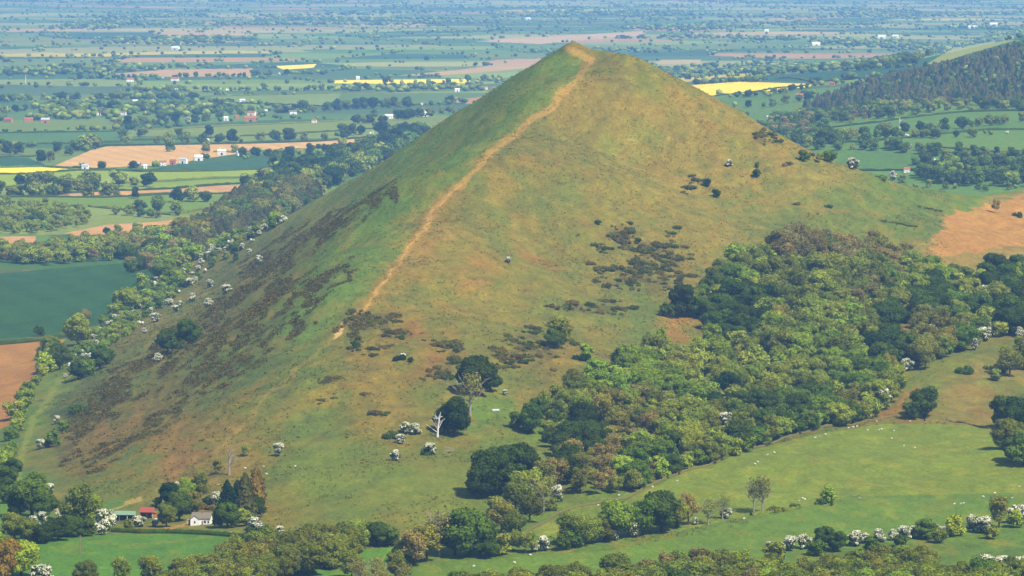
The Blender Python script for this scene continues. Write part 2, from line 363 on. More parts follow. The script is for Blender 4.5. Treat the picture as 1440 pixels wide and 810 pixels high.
# sown and grazed fields close by: cleaner greens
NEARP = [
 ((124, 143, 38), [(735, 752), (765, 735), (815, 712), (875, 706), (962, 665), (1060, 632), (1140, 612), (1240, 596), (1320, 596), (1380, 600), (1440, 620), (1560, 625), (1560, 700), (1440, 695), (1200, 698), (1080, 720), (960, 745), (850, 760)], 'pasture'),
 ((106, 137, 36), [(560, 830), (560, 795), (700, 785), (850, 775), (1000, 748), (1130, 715), (1250, 697), (1440, 693), (1560, 700), (1560, 745), (1440, 740), (1300, 760), (1150, 770), (950, 800), (900, 830)], 'pasture'),
 ((92, 136, 28), [(-60, 800), (30, 770), (120, 752), (240, 750), (360, 755), (350, 775), (290, 790), (260, 820), (-60, 830)], 'meadow'),
 ((98, 144, 32), [(370, 820), (440, 795), (500, 775), (560, 768), (560, 795), (470, 820)], 'meadow'),
 ((98, 134, 36), [(135, 712), (160, 704), (185, 702), (178, 712), (140, 722)], 'meadow'),
 ((100, 140, 36), [(-60, 705), (18, 708), (20, 740), (-60, 745)], 'meadow'),
]
for q, (c, P, nm) in enumerate(NEARP):
    mm = inpoly(PX + (fbm(XX / 12, YY / 12, 2, 70) - .5) * 10, PYY, P) & (YY < 2600) & (YY > 1450)
    col = alb(*c); xx, yy = XX[mm], YY[mm]
    n = fbm(xx / 30, yy / 55, 4, 80 + q)[:, None]; n4 = fbm(xx / 4, yy / 6, 3, 84 + q)[:, None]
    C[mm] = col * (.72 + .3 * n + .24 * n4) * np.array([1, 1, 1]) + (fbm(xx / 9, yy / 14, 3, 90)[:, None] > .62) * np.array([.02, .005, .003])
    REG[mm] = 100 + q

PATHS = [
 ([(800, 70), (818, 78), (833, 86), (812, 112), (786, 138), (762, 158), (730, 185), (700, 205), (672, 232), (648, 262)], 4.6, (184, 150, 92), .75),
 ([(648, 262), (612, 292), (596, 322), (578, 345), (560, 372), (540, 398), (520, 425), (500, 442), (488, 452)], 5.0, (172, 136, 80), .7),
 ([(648, 262), (612, 292), (596, 322), (578, 345), (560, 372), (540, 398), (520, 425), (500, 442)], 1.6, (206, 172, 118), .6),
 ([(488, 450), (480, 462), (466, 478), (440, 502), (415, 522), (380, 552), (340, 600), (300, 640)], 1.9, (174, 146, 94), .42),
 ([(488, 450), (470, 475)], 2.4, (214, 184, 150), .9),
 ([(104, 520), (80, 540), (66, 565), (46, 592), (34, 625), (26, 655), (24, 672)], 4.5, (138, 150, 78), .8),
 ([(78, 704), (84, 722), (98, 716), (112, 718), (88, 735)], 2.2, (200, 180, 150), .9),
 ([(0, 685), (14, 694), (16, 712)], 2.5, (205, 160, 120), .8),
 ([(155, 720), (178, 707), (200, 702)], 1.5, (186, 160, 110), .8),
 ([(235, 742), (262, 737), (275, 736)], 2.2, (190, 150, 100), .8),
 ([(1200, 300), (1060, 282), (1020, 300), (1000, 338)], 2.0, (160, 122, 72), .4),
 ([(1240, 585), (1262, 575), (1268, 560), (1290, 545)], 4, (168, 120, 74), .5),
]
pathmask = np.zeros((NV, NU), bool)
jit = (fbm(XX / 8, YY / 12, 3, 22) - .5)
for k_, (P, w, c, a) in enumerate(PATHS):
    dd = dline(PX + jit * 9, PYY + jit * 6, P)
    wgt = (1 - sstep(w * .6, w * 1.5, dd + (vnoise(XX / 5, YY / 8, 4) - .5) * w * 1.1)) * a * (YY < 3005) * (YY > 1500)
    if k_ == 5: wgt = wgt * (XX < -180)
    C = C * (1 - wgt[..., None]) + alb(*c) * wgt[..., None]
    if k_ in (0, 1, 5): pathmask |= wgt > .55 * a

# heather ground on the left flank: dark woody tint under the tufts
HEATH = [[(335, 372), (420, 322), (500, 290), (560, 262), (562, 282), (510, 312), (470, 335), (400, 380), (340, 402)],
         [(500, 368), (498, 392), (440, 420), (380, 455), (330, 490), (290, 520), (240, 555), (150, 580), (120, 560), (200, 500), (260, 455), (330, 410), (420, 378)],
         [(430, 440), (440, 460), (380, 500), (330, 540), (290, 560), (240, 580), (250, 545), (330, 500), (380, 460)],
         [(300, 540), (230, 600), (170, 650), (120, 668), (110, 650), (180, 600), (250, 560)],
         [(140, 560), (90, 600), (60, 640), (90, 660), (130, 610), (190, 570)],
         [(560, 430), (560, 452), (520, 470), (470, 480), (480, 450)]]
def heathfn(x, y, px, py):
    m = np.zeros(px.shape)
    for P in HEATH: m = np.maximum(m, inpoly(px, py, P) * 1.0)
    s = fbm(x / 9, y / 45, 4, 101) * .55 + fbm(x / 5, y / 9, 3, 103) * .45
    return sstep(.465, .55, s) * m, s
hm, _s = heathfn(XX, YY, PX + (fbm(XX / 15, YY / 30, 3, 7) - .5) * 50, PYY + (fbm(XX / 15, YY / 30, 3, 8) - .5) * 36)
hm *= (YY > 1800) & (YY < 3650)
w = (hm * .6)[..., None]
C = C * (1 - w) + alb(82, 76, 48) * w
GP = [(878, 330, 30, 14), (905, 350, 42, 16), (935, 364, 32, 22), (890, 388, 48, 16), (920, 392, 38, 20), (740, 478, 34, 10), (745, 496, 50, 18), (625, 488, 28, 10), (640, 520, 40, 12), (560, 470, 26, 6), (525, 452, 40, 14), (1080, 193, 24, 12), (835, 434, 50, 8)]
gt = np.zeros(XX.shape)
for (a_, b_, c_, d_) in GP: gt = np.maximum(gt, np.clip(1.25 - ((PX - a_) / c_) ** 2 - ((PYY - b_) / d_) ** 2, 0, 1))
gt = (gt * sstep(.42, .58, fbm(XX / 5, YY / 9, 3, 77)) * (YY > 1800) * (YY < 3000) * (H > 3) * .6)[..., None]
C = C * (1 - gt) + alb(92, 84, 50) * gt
C = np.clip(C, .012, .8)

# --- materials
def mat(name, rough=.9, spec=.1):
    m = D.materials.new(name); m.use_nodes = True; nt = m.node_tree
    b = nt.nodes['Principled BSDF']; b.inputs['Roughness'].default_value = rough
    b.inputs['Specular IOR Level'].default_value = spec
    return m, nt, b
def N(nt, t, **kw):
    n = nt.nodes.new(t)
    for k_, v in kw.items():
        if k_ in n.inputs: n.inputs[k_].default_value = v
        else: setattr(n, k_, v)
    return n
def flat(name, c, rough=.8, spec=.2, var=.12, sc=1.5):
    m, nt, b = mat(name, rough, spec); L = nt.links
    tc = N(nt, 'ShaderNodeTexCoord'); no = N(nt, 'ShaderNodeTexNoise'); no.inputs['Scale'].default_value = sc; no.inputs['Detail'].default_value = 4
    L.new(tc.outputs['Object'], no.inputs['Vector'])
    mr = N(nt, 'ShaderNodeMapRange'); mr.inputs['To Min'].default_value = 1 - var * 1.6; mr.inputs['To Max'].default_value = 1 + var * 1.6
    L.new(no.outputs['Fac'], mr.inputs['Value'])
    mx = N(nt, 'ShaderNodeVectorMath', operation='SCALE'); mx.inputs[0].default_value = tuple(c)
    L.new(mr.outputs['Result'], mx.inputs['Scale']); L.new(mx.outputs['Vector'], b.inputs['Base Color'])
    return m
def ground_mat():
    m, nt, b = mat('ground_cover', .95, .05); L = nt.links
    at = N(nt, 'ShaderNodeVertexColor', layer_name='tint')
    geo = N(nt, 'ShaderNodeNewGeometry')
    def noise(scale, detail, stretch=(1, 1, 1)):
        mp = N(nt, 'ShaderNodeMapping'); mp.inputs['Scale'].default_value = stretch
        L.new(geo.outputs['Position'], mp.inputs['Vector'])
        n = N(nt, 'ShaderNodeTexNoise'); n.inputs['Scale'].default_value = scale; n.inputs['Detail'].default_value = detail; n.inputs['Roughness'].default_value = .65
        L.new(mp.outputs['Vector'], n.inputs['Vector']); return n
    a = noise(.55, 5); c = noise(.12, 4, (1, .6, 1))
    r1 = N(nt, 'ShaderNodeMapRange'); r1.inputs['From Min'].default_value = .3; r1.inputs['From Max'].default_value = .7
    r1.inputs['To Min'].default_value = .70; r1.inputs['To Max'].default_value = 1.30; L.new(a.outputs['Fac'], r1.inputs['Value'])
    r2 = N(nt, 'ShaderNodeMapRange'); r2.inputs['From Min'].default_value = .3; r2.inputs['From Max'].default_value = .7
    r2.inputs['To Min'].default_value = .86; r2.inputs['To Max'].default_value = 1.14; L.new(c.outputs['Fac'], r2.inputs['Value'])
    mu = N(nt, 'ShaderNodeMath', operation='MULTIPLY'); L.new(r1.outputs[0], mu.inputs[0]); L.new(r2.outputs[0], mu.inputs[1])
    vs = N(nt, 'ShaderNodeVectorMath', operation='SCALE'); L.new(at.outputs['Color'], vs.inputs[0]); L.new(mu.outputs[0], vs.inputs['Scale'])
    L.new(vs.outputs['Vector'], b.inputs['Base Color'])
    bp = N(nt, 'ShaderNodeBump'); bp.inputs['Strength'].default_value = .8; bp.inputs['Distance'].default_value = .9
    L.new(a.outputs['Fac'], bp.inputs['Height']); L.new(bp.outputs['Normal'], b.inputs['Normal'])
    return m
def leaf_mat(name, layer=None, fixed=None, var=.26, trans=.36):
    m = D.materials.new(name); m.use_nodes = True; nt = m.node_tree; L = nt.links
    nt.nodes.remove(nt.nodes['Principled BSDF']); out = nt.nodes['Material Output']
    geo = N(nt, 'ShaderNodeNewGeometry')
    no = N(nt, 'ShaderNodeTexNoise'); no.inputs['Scale'].default_value = .45; no.inputs['Detail'].default_value = 3
    L.new(geo.outputs['Position'], no.inputs['Vector'])
    r = N(nt, 'ShaderNodeMapRange'); r.inputs['From Min'].default_value = .3; r.inputs['From Max'].default_value = .7
    r.inputs['To Min'].default_value = 1 - var; r.inputs['To Max'].default_value = 1 + var; L.new(no.outputs['Fac'], r.inputs['Value'])
    ri = N(nt, 'ShaderNodeMapRange'); ri.inputs['To Min'].default_value = .84; ri.inputs['To Max'].default_value = 1.16
    L.new(geo.outputs['Random Per Island'], ri.inputs['Value'])
    mu = N(nt, 'ShaderNodeMath', operation='MULTIPLY'); L.new(r.outputs[0], mu.inputs[0]); L.new(ri.outputs[0], mu.inputs[1])
    vs = N(nt, 'ShaderNodeVectorMath', operation='SCALE'); L.new(mu.outputs[0], vs.inputs['Scale'])
    if fixed is not None: vs.inputs[0].default_value = tuple(fixed)
    elif layer: at = N(nt, 'ShaderNodeVertexColor', layer_name=layer); L.new(at.outputs['Color'], vs.inputs[0])
    else: oi = N(nt, 'ShaderNodeObjectInfo'); L.new(oi.outputs['Color'], vs.inputs[0])
    df = N(nt, 'ShaderNodeBsdfDiffuse'); tr = N(nt, 'ShaderNodeBsdfTranslucent'); mx = N(nt, 'ShaderNodeMixShader'); mx.inputs[0].default_value = trans
    L.new(vs.outputs['Vector'], df.inputs['Color']); L.new(vs.outputs['Vector'], tr.inputs['Color'])
    L.new(df.outputs[0], mx.inputs[1]); L.new(tr.outputs[0], mx.inputs[2]); L.new(mx.outputs[0], out.inputs['Surface'])
    return m
M_GROUND = ground_mat()
M_LEAF = leaf_mat('foliage'); M_MASS = leaf_mat('foliage_mass', layer='tint', trans=.1)
M_BLOSSOM = leaf_mat('blossom', fixed=(.56,.54,.39), var=.12, trans=.25)
M_BARK = flat('bark', alb(96, 84, 68), .95, .05, .25)
M_PALEBARK = flat('pale_dead_wood', (.5,.46,.4), .9, .05, .15)
M_GREYBARK = flat('grey_dead_wood', (.2,.165,.13), .9, .05, .2)

# ------------------------------------------------------------------ mesh helpers
def mk(name, V, FQ, mats, parent=None, smooth=False, mi=None, tint=None):
    """one mesh object from numpy vertices and quads/tris (n x 4 or n x 3, or list of both)"""
    me = D.meshes.new(name)
    V = np.asarray(V, np.float32)
    if isinstance(FQ, np.ndarray):
        nf, k_ = FQ.shape
        me.vertices.add(len(V)); me.vertices.foreach_set('co', V.ravel())
        me.loops.add(nf * k_); me.loops.foreach_set('vertex_index', FQ.astype(np.int32).ravel())
        me.polygons.add(nf); me.polygons.foreach_set('loop_start', np.arange(0, nf * k_, k_, dtype=np.int32))
        me.update(calc_edges=True)
    else:
        me.from_pydata([tuple(v) for v in V.tolist()], [], [tuple(f) for f in FQ]); nf = len(FQ)
    for m in (mats if isinstance(mats, (list, tuple)) else [mats]): me.materials.append(m)
    if mi is not None: me.polygons.foreach_set('material_index', np.asarray(mi, np.int32))
    if smooth: me.polygons.foreach_set('use_smooth', np.ones(nf, bool))
    if tint is not None:
        a = me.color_attributes.new('tint', 'FLOAT_COLOR', 'POINT')
        t = np.ones((len(V), 4), np.float32); t[:, :3] = tint; a.data.foreach_set('color', t.ravel())
    me.update()
    o = D.objects.new(name, me); COL.objects.link(o)
    if parent: o.parent = parent
    return o
def tag(o, label=None, cat=None, group=None, kind=None):
    if label: o['label'] = label
    if cat: o['category'] = cat
    if group: o['group'] = group
    if kind: o['kind'] = kind
    return o
def empty(name, loc=(0, 0, 0), rz=0):
    o = D.objects.new(name, None); COL.objects.link(o); o.location = loc; o.rotation_euler = (0, 0, rz); o.empty_display_size = .5
    return o

# --- ground objects
gid = np.zeros((NV - 1, NU - 1), int)
hillmask = (H > 3) & (YY > 1500) & (YY < 4400) & (XX < 420) & (XX > -420)
fm = lambda a: a[:-1, :-1]
gid[fm(hillmask & (REG < 100))] = 1
names = {0: ('ground', 'patchwork lowland and valley ground around the hill'), 1: ('hill', 'tall grassy whaleback hill with a worn ridge line')}
nid = 2
R = fm(REG)
for v in sorted(set(np.unique(R).tolist()) - {0}):
    nm = POLY[v - 1][2] if v < 100 else NEARP[v - 100][2]
    mm = (R == v)
    if mm.sum() < 60: continue
    gid[mm] = nid; names[nid] = (nm + ('' if 'field' in nm else '_field'), None); nid += 1
pm = fm(pathmask); gid[pm & (gid == 1)] = nid; names[nid] = ('footpath', None); nid += 1
vid = np.arange(NV * NU).reshape(NV, NU)
quads = np.stack([vid[:-1, :-1], vid[:-1, 1:], vid[1:, 1:], vid[1:, :-1]], -1).reshape(-1, 4)
VV = np.stack([XX, YY, Z], -1).reshape(-1, 3); CCf = C.reshape(-1, 3)
# shared vertex normals so that the pieces of the sheet meet without a crease
gu = np.stack([np.gradient(XX, axis=1), np.gradient(YY, axis=1), np.gradient(Z, axis=1)], -1)
gv = np.stack([np.gradient(XX, axis=0), np.gradient(YY, axis=0), np.gradient(Z, axis=0)], -1)
NN = np.cross(gu, gv); NN /= np.linalg.norm(NN, axis=-1, keepdims=True); NN = NN.reshape(-1, 3)
gf = gid.ravel()
for g_, (nm, lab) in names.items():
    q = quads[gf == g_]
    if not len(q): continue
    u, inv = np.unique(q, return_inverse=True)
    o = mk(nm, VV[u], inv.reshape(-1, 4), M_GROUND, smooth=True, tint=CCf[u])
    o.data.normals_split_custom_set_from_vertices(NN[u])
    tag(o, kind='structure', label=lab)

# ------------------------------------------------------------------ plants
def ico(sub):
    t = (1 + 5 ** .5) / 2
    v = [(-1, t, 0), (1, t, 0), (-1, -t, 0), (1, -t, 0), (0, -1, t), (0, 1, t), (0, -1, -t), (0, 1, -t), (t, 0, -1), (t, 0, 1), (-t, 0, -1), (-t, 0, 1)]
    f = [(0, 11, 5), (0, 5, 1), (0, 1, 7), (0, 7, 10), (0, 10, 11), (1, 5, 9), (5, 11, 4), (11, 10, 2), (10, 7, 6), (7, 1, 8), (3, 9, 4), (3, 4, 2), (3, 2, 6), (3, 6, 8),
         (3, 8, 9), (4, 9, 5), (2, 4, 11), (6, 2, 10), (8, 6, 7), (9, 8, 1)]
    v = [np.array(p, float) / np.linalg.norm(p) for p in v]
    for _ in range(sub):
        mid = {}; nf = []
        def mp(a, b):
            k_ = (min(a, b), max(a, b))
            if k_ not in mid:
                p = v[a] + v[b]; v.append(p / np.linalg.norm(p)); mid[k_] = len(v) - 1
            return mid[k_]
        for a, b, c in f:
            ab, bc, ca = mp(a, b), mp(b, c), mp(c, a); nf += [(a, ab, ca), (b, bc, ab), (c, ca, bc), (ab, bc, ca)]
        f = nf
    return np.array(v), np.array(f)
ICO0, ICO1 = ico(0), ico(1)

def leafquads(P, Nn, s, rng, jit=.6):
    """one small quad per point, turned roughly outwards"""
    n = Nn + rng.normal(0, jit, P.shape); n /= np.linalg.norm(n, axis=1, keepdims=True) + 1e-9
    a = np.cross(n, rng.normal(0, 1, P.shape)); a /= np.linalg.norm(a, axis=1, keepdims=True) + 1e-9
    b = np.cross(n, a); s = s[:, None] * .5
    asp = rng.uniform(.7, 1.2, (len(P), 1))
    V = np.stack([P - a * s * asp - b * s * .5, P + a * s * .5 * asp - b * s, P + a * s * asp + b * s * .6, P - a * s * .4 * asp + b * s], 1).reshape(-1, 3)
    return V, np.arange(len(P) * 4).reshape(-1, 4)

def lobes_round(rng, R, z0, z1, n, rl=(.32, .5)):
    L = []
    for i in range(n):
        a = i * 2.4 + rng.uniform(-.4, .4); t = (i + .5) / n
        zz = z0 + (z1 - z0) * (.12 + .8 * rng.random() ** .8)
        prof = math.sqrt(max(0.05, 1 - ((zz - (z0 + (z1 - z0) * .42)) / ((z1 - z0) * .62)) ** 2))
        rr = R * prof * rng.uniform(.35, .78)
        L.append((rr * math.cos(a), rr * math.sin(a), zz, R * rng.uniform(*rl)))
    L.append((0, 0, z0 + (z1 - z0) * .72, R * .5)); L.append((0, 0, z0 + (z1 - z0) * .4, R * .6))
    return np.array(L)
def crown_lobes(L, n, s, rng, inner=.8, flat=.85, jit=.6, shell=(.82, 1.1)):
    r2 = L[:, 3] ** 2; k_ = rng.choice(len(L), n * 2, p=r2 / r2.sum())
    d = rng.normal(0, 1, (n * 2, 3)); d /= np.linalg.norm(d, axis=1, keepdims=True)
    P = L[k_, :3] + d * (L[k_, 3] * rng.uniform(shell[0], shell[1], n * 2))[:, None] * np.array([1, 1, flat])
    q = ((P[:, None] - L[None, :, :3]) / np.array([1, 1, flat])) ; q = (q ** 2).sum(-1) / (L[None, :, 3] ** 2)
    q[np.arange(len(P)), k_] = 9
    keep = q.min(1) > inner ** 2
    P, d = P[keep][:n], d[keep][:n]
    V, Q = leafquads(P, d, rng.uniform(s * .7, s * 1.4, len(P)), rng, jit)
    return V, Q, P, d
def add_cores(V, Q, L, sc, rng, flat=.85, small=False):
    """solid inner masses of the crown, so that the sky does not show through a dense one"""
    iv, jf = ICO0 if small else ICO1
    vs, fs = [V], [np.c_[Q]] ; off = len(V); F_ = [tuple(q) for q in Q.tolist()]
    for (x, y, z, r) in L:
        p = iv * (r * sc * rng.uniform(.9, 1.08, (len(iv), 1))) * np.array([1, 1, flat]) + np.array([x, y, z])
        vs.append(p); F_ += [tuple(int(i) + off for i in f) for f in jf.tolist()]; off += len(p)
    return np.concatenate(vs), F_
def tube(pts, rad, sides=6):
    V, Fc = [], []
    pts = [np.array(p, float) for p in pts]
    for i, p in enumerate(pts):
        d = pts[min(i + 1, len(pts) - 1)] - pts[max(i - 1, 0)]; d /= np.linalg.norm(d) + 1e-9
        a = np.cross(d, [0.3, .9, .1]); a /= np.linalg.norm(a) + 1e-9; b = np.cross(d, a)
        for k_ in range(sides):
            t = 2 * math.pi * k_ / sides; V.append(p + (a * math.cos(t) + b * math.sin(t)) * rad[i])
    for i in range(len(pts) - 1):
        for k_ in range(sides):
            j = (k_ + 1) % sides; Fc.append((i * sides + k_, i * sides + j, (i + 1) * sides + j, (i + 1) * sides + k_))
    Fc.append(tuple(range(sides - 1, -1, -1))); Fc.append(tuple((len(pts) - 1) * sides + k_ for k_ in range(sides)))
    return V, Fc
def join(parts):
    V, Fc = [], []
    for v, f in parts:
        o = len(V); V += [tuple(map(float, p)) for p in v]; Fc += [tuple(i + o for i in q) for q in f]
    return np.array(V), Fc
def trunk_geo(rng, h, r, crownR, nl=5, first=.35, reach=.62, twigs=0):
    parts = []
    bend = rng.uniform(-.04, .04, 2) * h
    spine = [np.array([bend[0] * t * t, bend[1] * t * t, h * t * .8 - .6 * (t == 0)]) for t in (0, .2, .45, .7, 1)]
    parts.append(tube(spine, [r * 1.35, r, r * .75, r * .5, r * .15], 7))
    for i in range(nl):
        t = first + (0.75 - first) * i / max(1, nl - 1) + rng.uniform(-.03, .03); a = i * 2.4 + rng.uniform(-.5, .5)
        p0 = np.array([bend[0] * t * t, bend[1] * t * t, h * .8 * t])
        ln = crownR * reach * rng.uniform(.8, 1.2) * (1.15 - .35 * t)
        dr = np.array([math.cos(a), math.sin(a), rng.uniform(.45, 1.0)])
        p1 = p0 + dr * ln * .5; p2 = p0 + dr * ln + np.array([0, 0, ln * .25])
        parts.append(tube([p0, p1, p2], [r * .5, r * .3, r * .1], 5))
        for k_ in range(twigs):
            b = p0 + (p2 - p0) * rng.uniform(.3, .95); a2 = a + rng.uniform(-1.1, 1.1); l2 = ln * rng.uniform(.35, .6)
            e = b + np.array([math.cos(a2), math.sin(a2), rng.uniform(.1, 1.0)]) * l2
            parts.append(tube([b, (b + e) / 2 + rng.normal(0, .1 * l2, 3), e], [r * .2, r * .12, r * .04], 4))
    return join(parts)

TEMPL = {}; RAW = {}
def make_templates():
    """every kind 10 m tall (bushes 4 m), crown mesh and trunk mesh; copies share the mesh and carry their own colour"""
    def store(kind, V, Fc, mats, mi, tv, tf, tm, h, r):
        RAW.setdefault(kind, []).append((np.array(V), Fc, h))
        c = mk('crown', V, Fc, mats, mi=mi); me = c.data; D.objects.remove(c)
        tme = None
        if tv is not None:
            t = mk('trunk', tv, tf, tm); tme = t.data; D.objects.remove(t)
        TEMPL.setdefault(kind, []).append((me, tme, h, r))
    for v in range(7):
        rng = np.random.default_rng(100 + v)
        R = rng.uniform(4.3, 5.2)
        L = lobes_round(rng, R, 1.2, 9.6, 20, (.2, .42))
        V, Q, _, _ = crown_lobes(L, 4200, .48, rng, .8, .85, .5, (.8, 1.2)); V, Fc = add_cores(V, Q, L, .82, rng)
        tv, tf = trunk_geo(rng, 9, .38, R); store('broad', V, Fc, M_LEAF, None, tv, tf, M_BARK, 10, R)
    for v in range(6):
        rng = np.random.default_rng(200 + v); R = rng.uniform(3.4, 4.4)
        L = lobes_round(rng, R, 2.2, 9.9, 13, (.26, .42))
        V, Q, _, _ = crown_lobes(L, 3000, .42, rng, .6, .95, .55, (.62, 1.2))
        tv, tf = trunk_geo(rng, 10, .27, R, 7, .25, .8, 4); store('sparse', V, Q, M_LEAF, None, tv, tf, M_BARK, 10, R)
    for v in range(4):
        rng = np.random.default_rng(300 + v); R = rng.uniform(3.6, 4.3)
        L = lobes_round(rng, R, 3.2, 9.8, 9, (.22, .36))
        V, Q, _, _ = crown_lobes(L, 620, .36, rng, .4, 1.1, .9, (.3, 1.2))
        tv, tf = trunk_geo(rng, 10.5, .26, R, 9, .3, .85, 6); store('bare', V, Q, M_LEAF, None, tv, tf, M_GREYBARK, 10, R)
    for v in range(5):     # blossoming hawthorn, 5 m
        rng = np.random.default_rng(400 + v); R = rng.uniform(2.5, 3.1)
        L = lobes_round(rng, R, .3, 4.8, 17, (.2, .38))
        V, Q, P, d = crown_lobes(L, 1900, .34, rng)
        wsc = d[:, 2] * .55 + fbm(P[:, 0] * .9 + 9 * v, P[:, 1] * .9 + P[:, 2], 3, v) * 1.6 + P[:, 2] * .06
        mi = (wsc + rng.normal(0, .4, len(wsc)) > np.quantile(wsc, .48)).astype(int)
        V, Fc = add_cores(V, Q, L, .8, rng); mi = np.r_[mi, np.zeros(len(Fc) - len(mi), int)]
        tv, tf = trunk_geo(rng, 4.5, .16, R, 4, .2); store('haw', V, Fc, [M_LEAF, M_BLOSSOM], mi, tv, tf, M_BARK, 5, R)
    for v in range(5):     # conifer
        rng = np.random.default_rng(500 + v); n = 2000
        t = rng.random(n) ** .75; a = rng.uniform(0, 6.283, n); R = rng.uniform(2.7, 3.6)
        tier = .72 + .28 * (((t * 9 + .3 * np.sin(a * 3 + v)) % 1))
        rr = R * (1 - t) ** .68 * tier * rng.uniform(.7, 1.2, n) * (1 + .22 * np.sin(a * 2 + v + t * 5) + .12 * np.sin(a * 5 - t * 9)) + .1
        P = np.c_[rr * np.cos(a), rr * np.sin(a), .8 + 9.2 * t]; d = np.c_[np.cos(a), np.sin(a), np.full(n, .5)]
        V, Q = leafquads(P, d, rng.uniform(.4, .9, n) * (1.1 - .5 * t), rng, .5)
        core = tube([(0, 0, .8), (0, 0, 3), (0, 0, 6.5), (0, 0, 9.5)], [R * .5, R * .5, R * .32, .05], 8)
        off = len(V); Fc = [tuple(q) for q in Q.tolist()] + [tuple(i + off for i in q) for q in core[1]]
        V = np.concatenate([V, np.array(core[0])]); tv, tf = join([tube([(0, 0, -.5), (0, 0, 1.5), (0, 0, 9)], [.24, .2, .05], 7)])
        store('conifer', V, Fc, M_LEAF, None, tv, tf, M_BARK, 10, R)
    for v in range(6):     # gorse, 2 m high, wide and uneven
        rng = np.random.default_rng(600 + v)
        n = rng.integers(7, 12); L = np.array([(rng.normal(0, 1.6), rng.normal(0, 1.3), rng.uniform(.1, .8), rng.uniform(.45, 1.0)) for _ in range(n)])
        L[0] = (0, 0, .6, 1.0)
        V, Q, P, d = crown_lobes(L, 1000, .36, rng, .7, .85, .9, (.7, 1.4))
        V, Fc = add_cores(V, Q, L, .8, rng, .8)
        store('gorse', V, Fc, M_LEAF, None, None, None, None, 2, 2.4)
    for v in range(5):     # far, small in the picture
        rng = np.random.default_rng(700 + v); R = rng.uniform(4.4, 5.4)
        L = lobes_round(rng, R, 1.0, 9.4, 11, (.26, .48))
        V, Q, _, _ = crown_lobes(L, 1000, .8, rng, .75, .85, .6, (.78, 1.25)); V, Fc = add_cores(V, Q, L, .72, rng, small=True)
        tv, tf = join([tube([(0, 0, -.5), (0, 0, 3)], [.5, .35], 6)]); store('farbroad', V, Fc, M_LEAF, None, tv, tf, M_BARK, 10, R)
make_templates()

# ---- palettes: base colours of crowns (spring leaf)
TC = {
 'dark green': (62, 82, 28), 'deep green': (54, 72, 26), 'mid green': (80, 104, 36), 'leaf green': (106, 128, 44), 'yellow green': (140, 152, 52), 'lime green': (124, 144, 48),
 'olive': (112, 126, 52), 'olive brown': (116, 120, 58), 'grey brown': (120, 114, 78), 'dull olive': (98, 110, 48), 'bronze': (108, 96, 44),
 'blue green': (38, 62, 36), 'purple brown': (88, 88, 60), 'charcoal green': (86, 90, 50), 'brown green': (104, 94, 54), 'blossom': (70, 92, 40), 'blue grey': (70, 86, 62)}
TREES = []      # kind, x, y, z, height, width factor, colour name, zone
def plant(kind, px, py, hpx, col, zone, wf=1.0, far_=False):
    """a plant whose foot is seen at px, py in the photograph and which is hpx of its pixels tall"""
    p = hitfar(px, py) if far_ else hit(px, py)
    if p is None: return
    x, y, z = p; h = hpx * y / F
    TREES.append([kind, x, y, ground(x, y), h, wf, col, zone, px, py])
def plant_w(kind, x, y, h, col, zone, wf=1.0):
    z = ground(x, y); px, py = project(x, y, z)
    TREES.append([kind, x, y, z, h, wf, col, zone, float(px), float(py)])

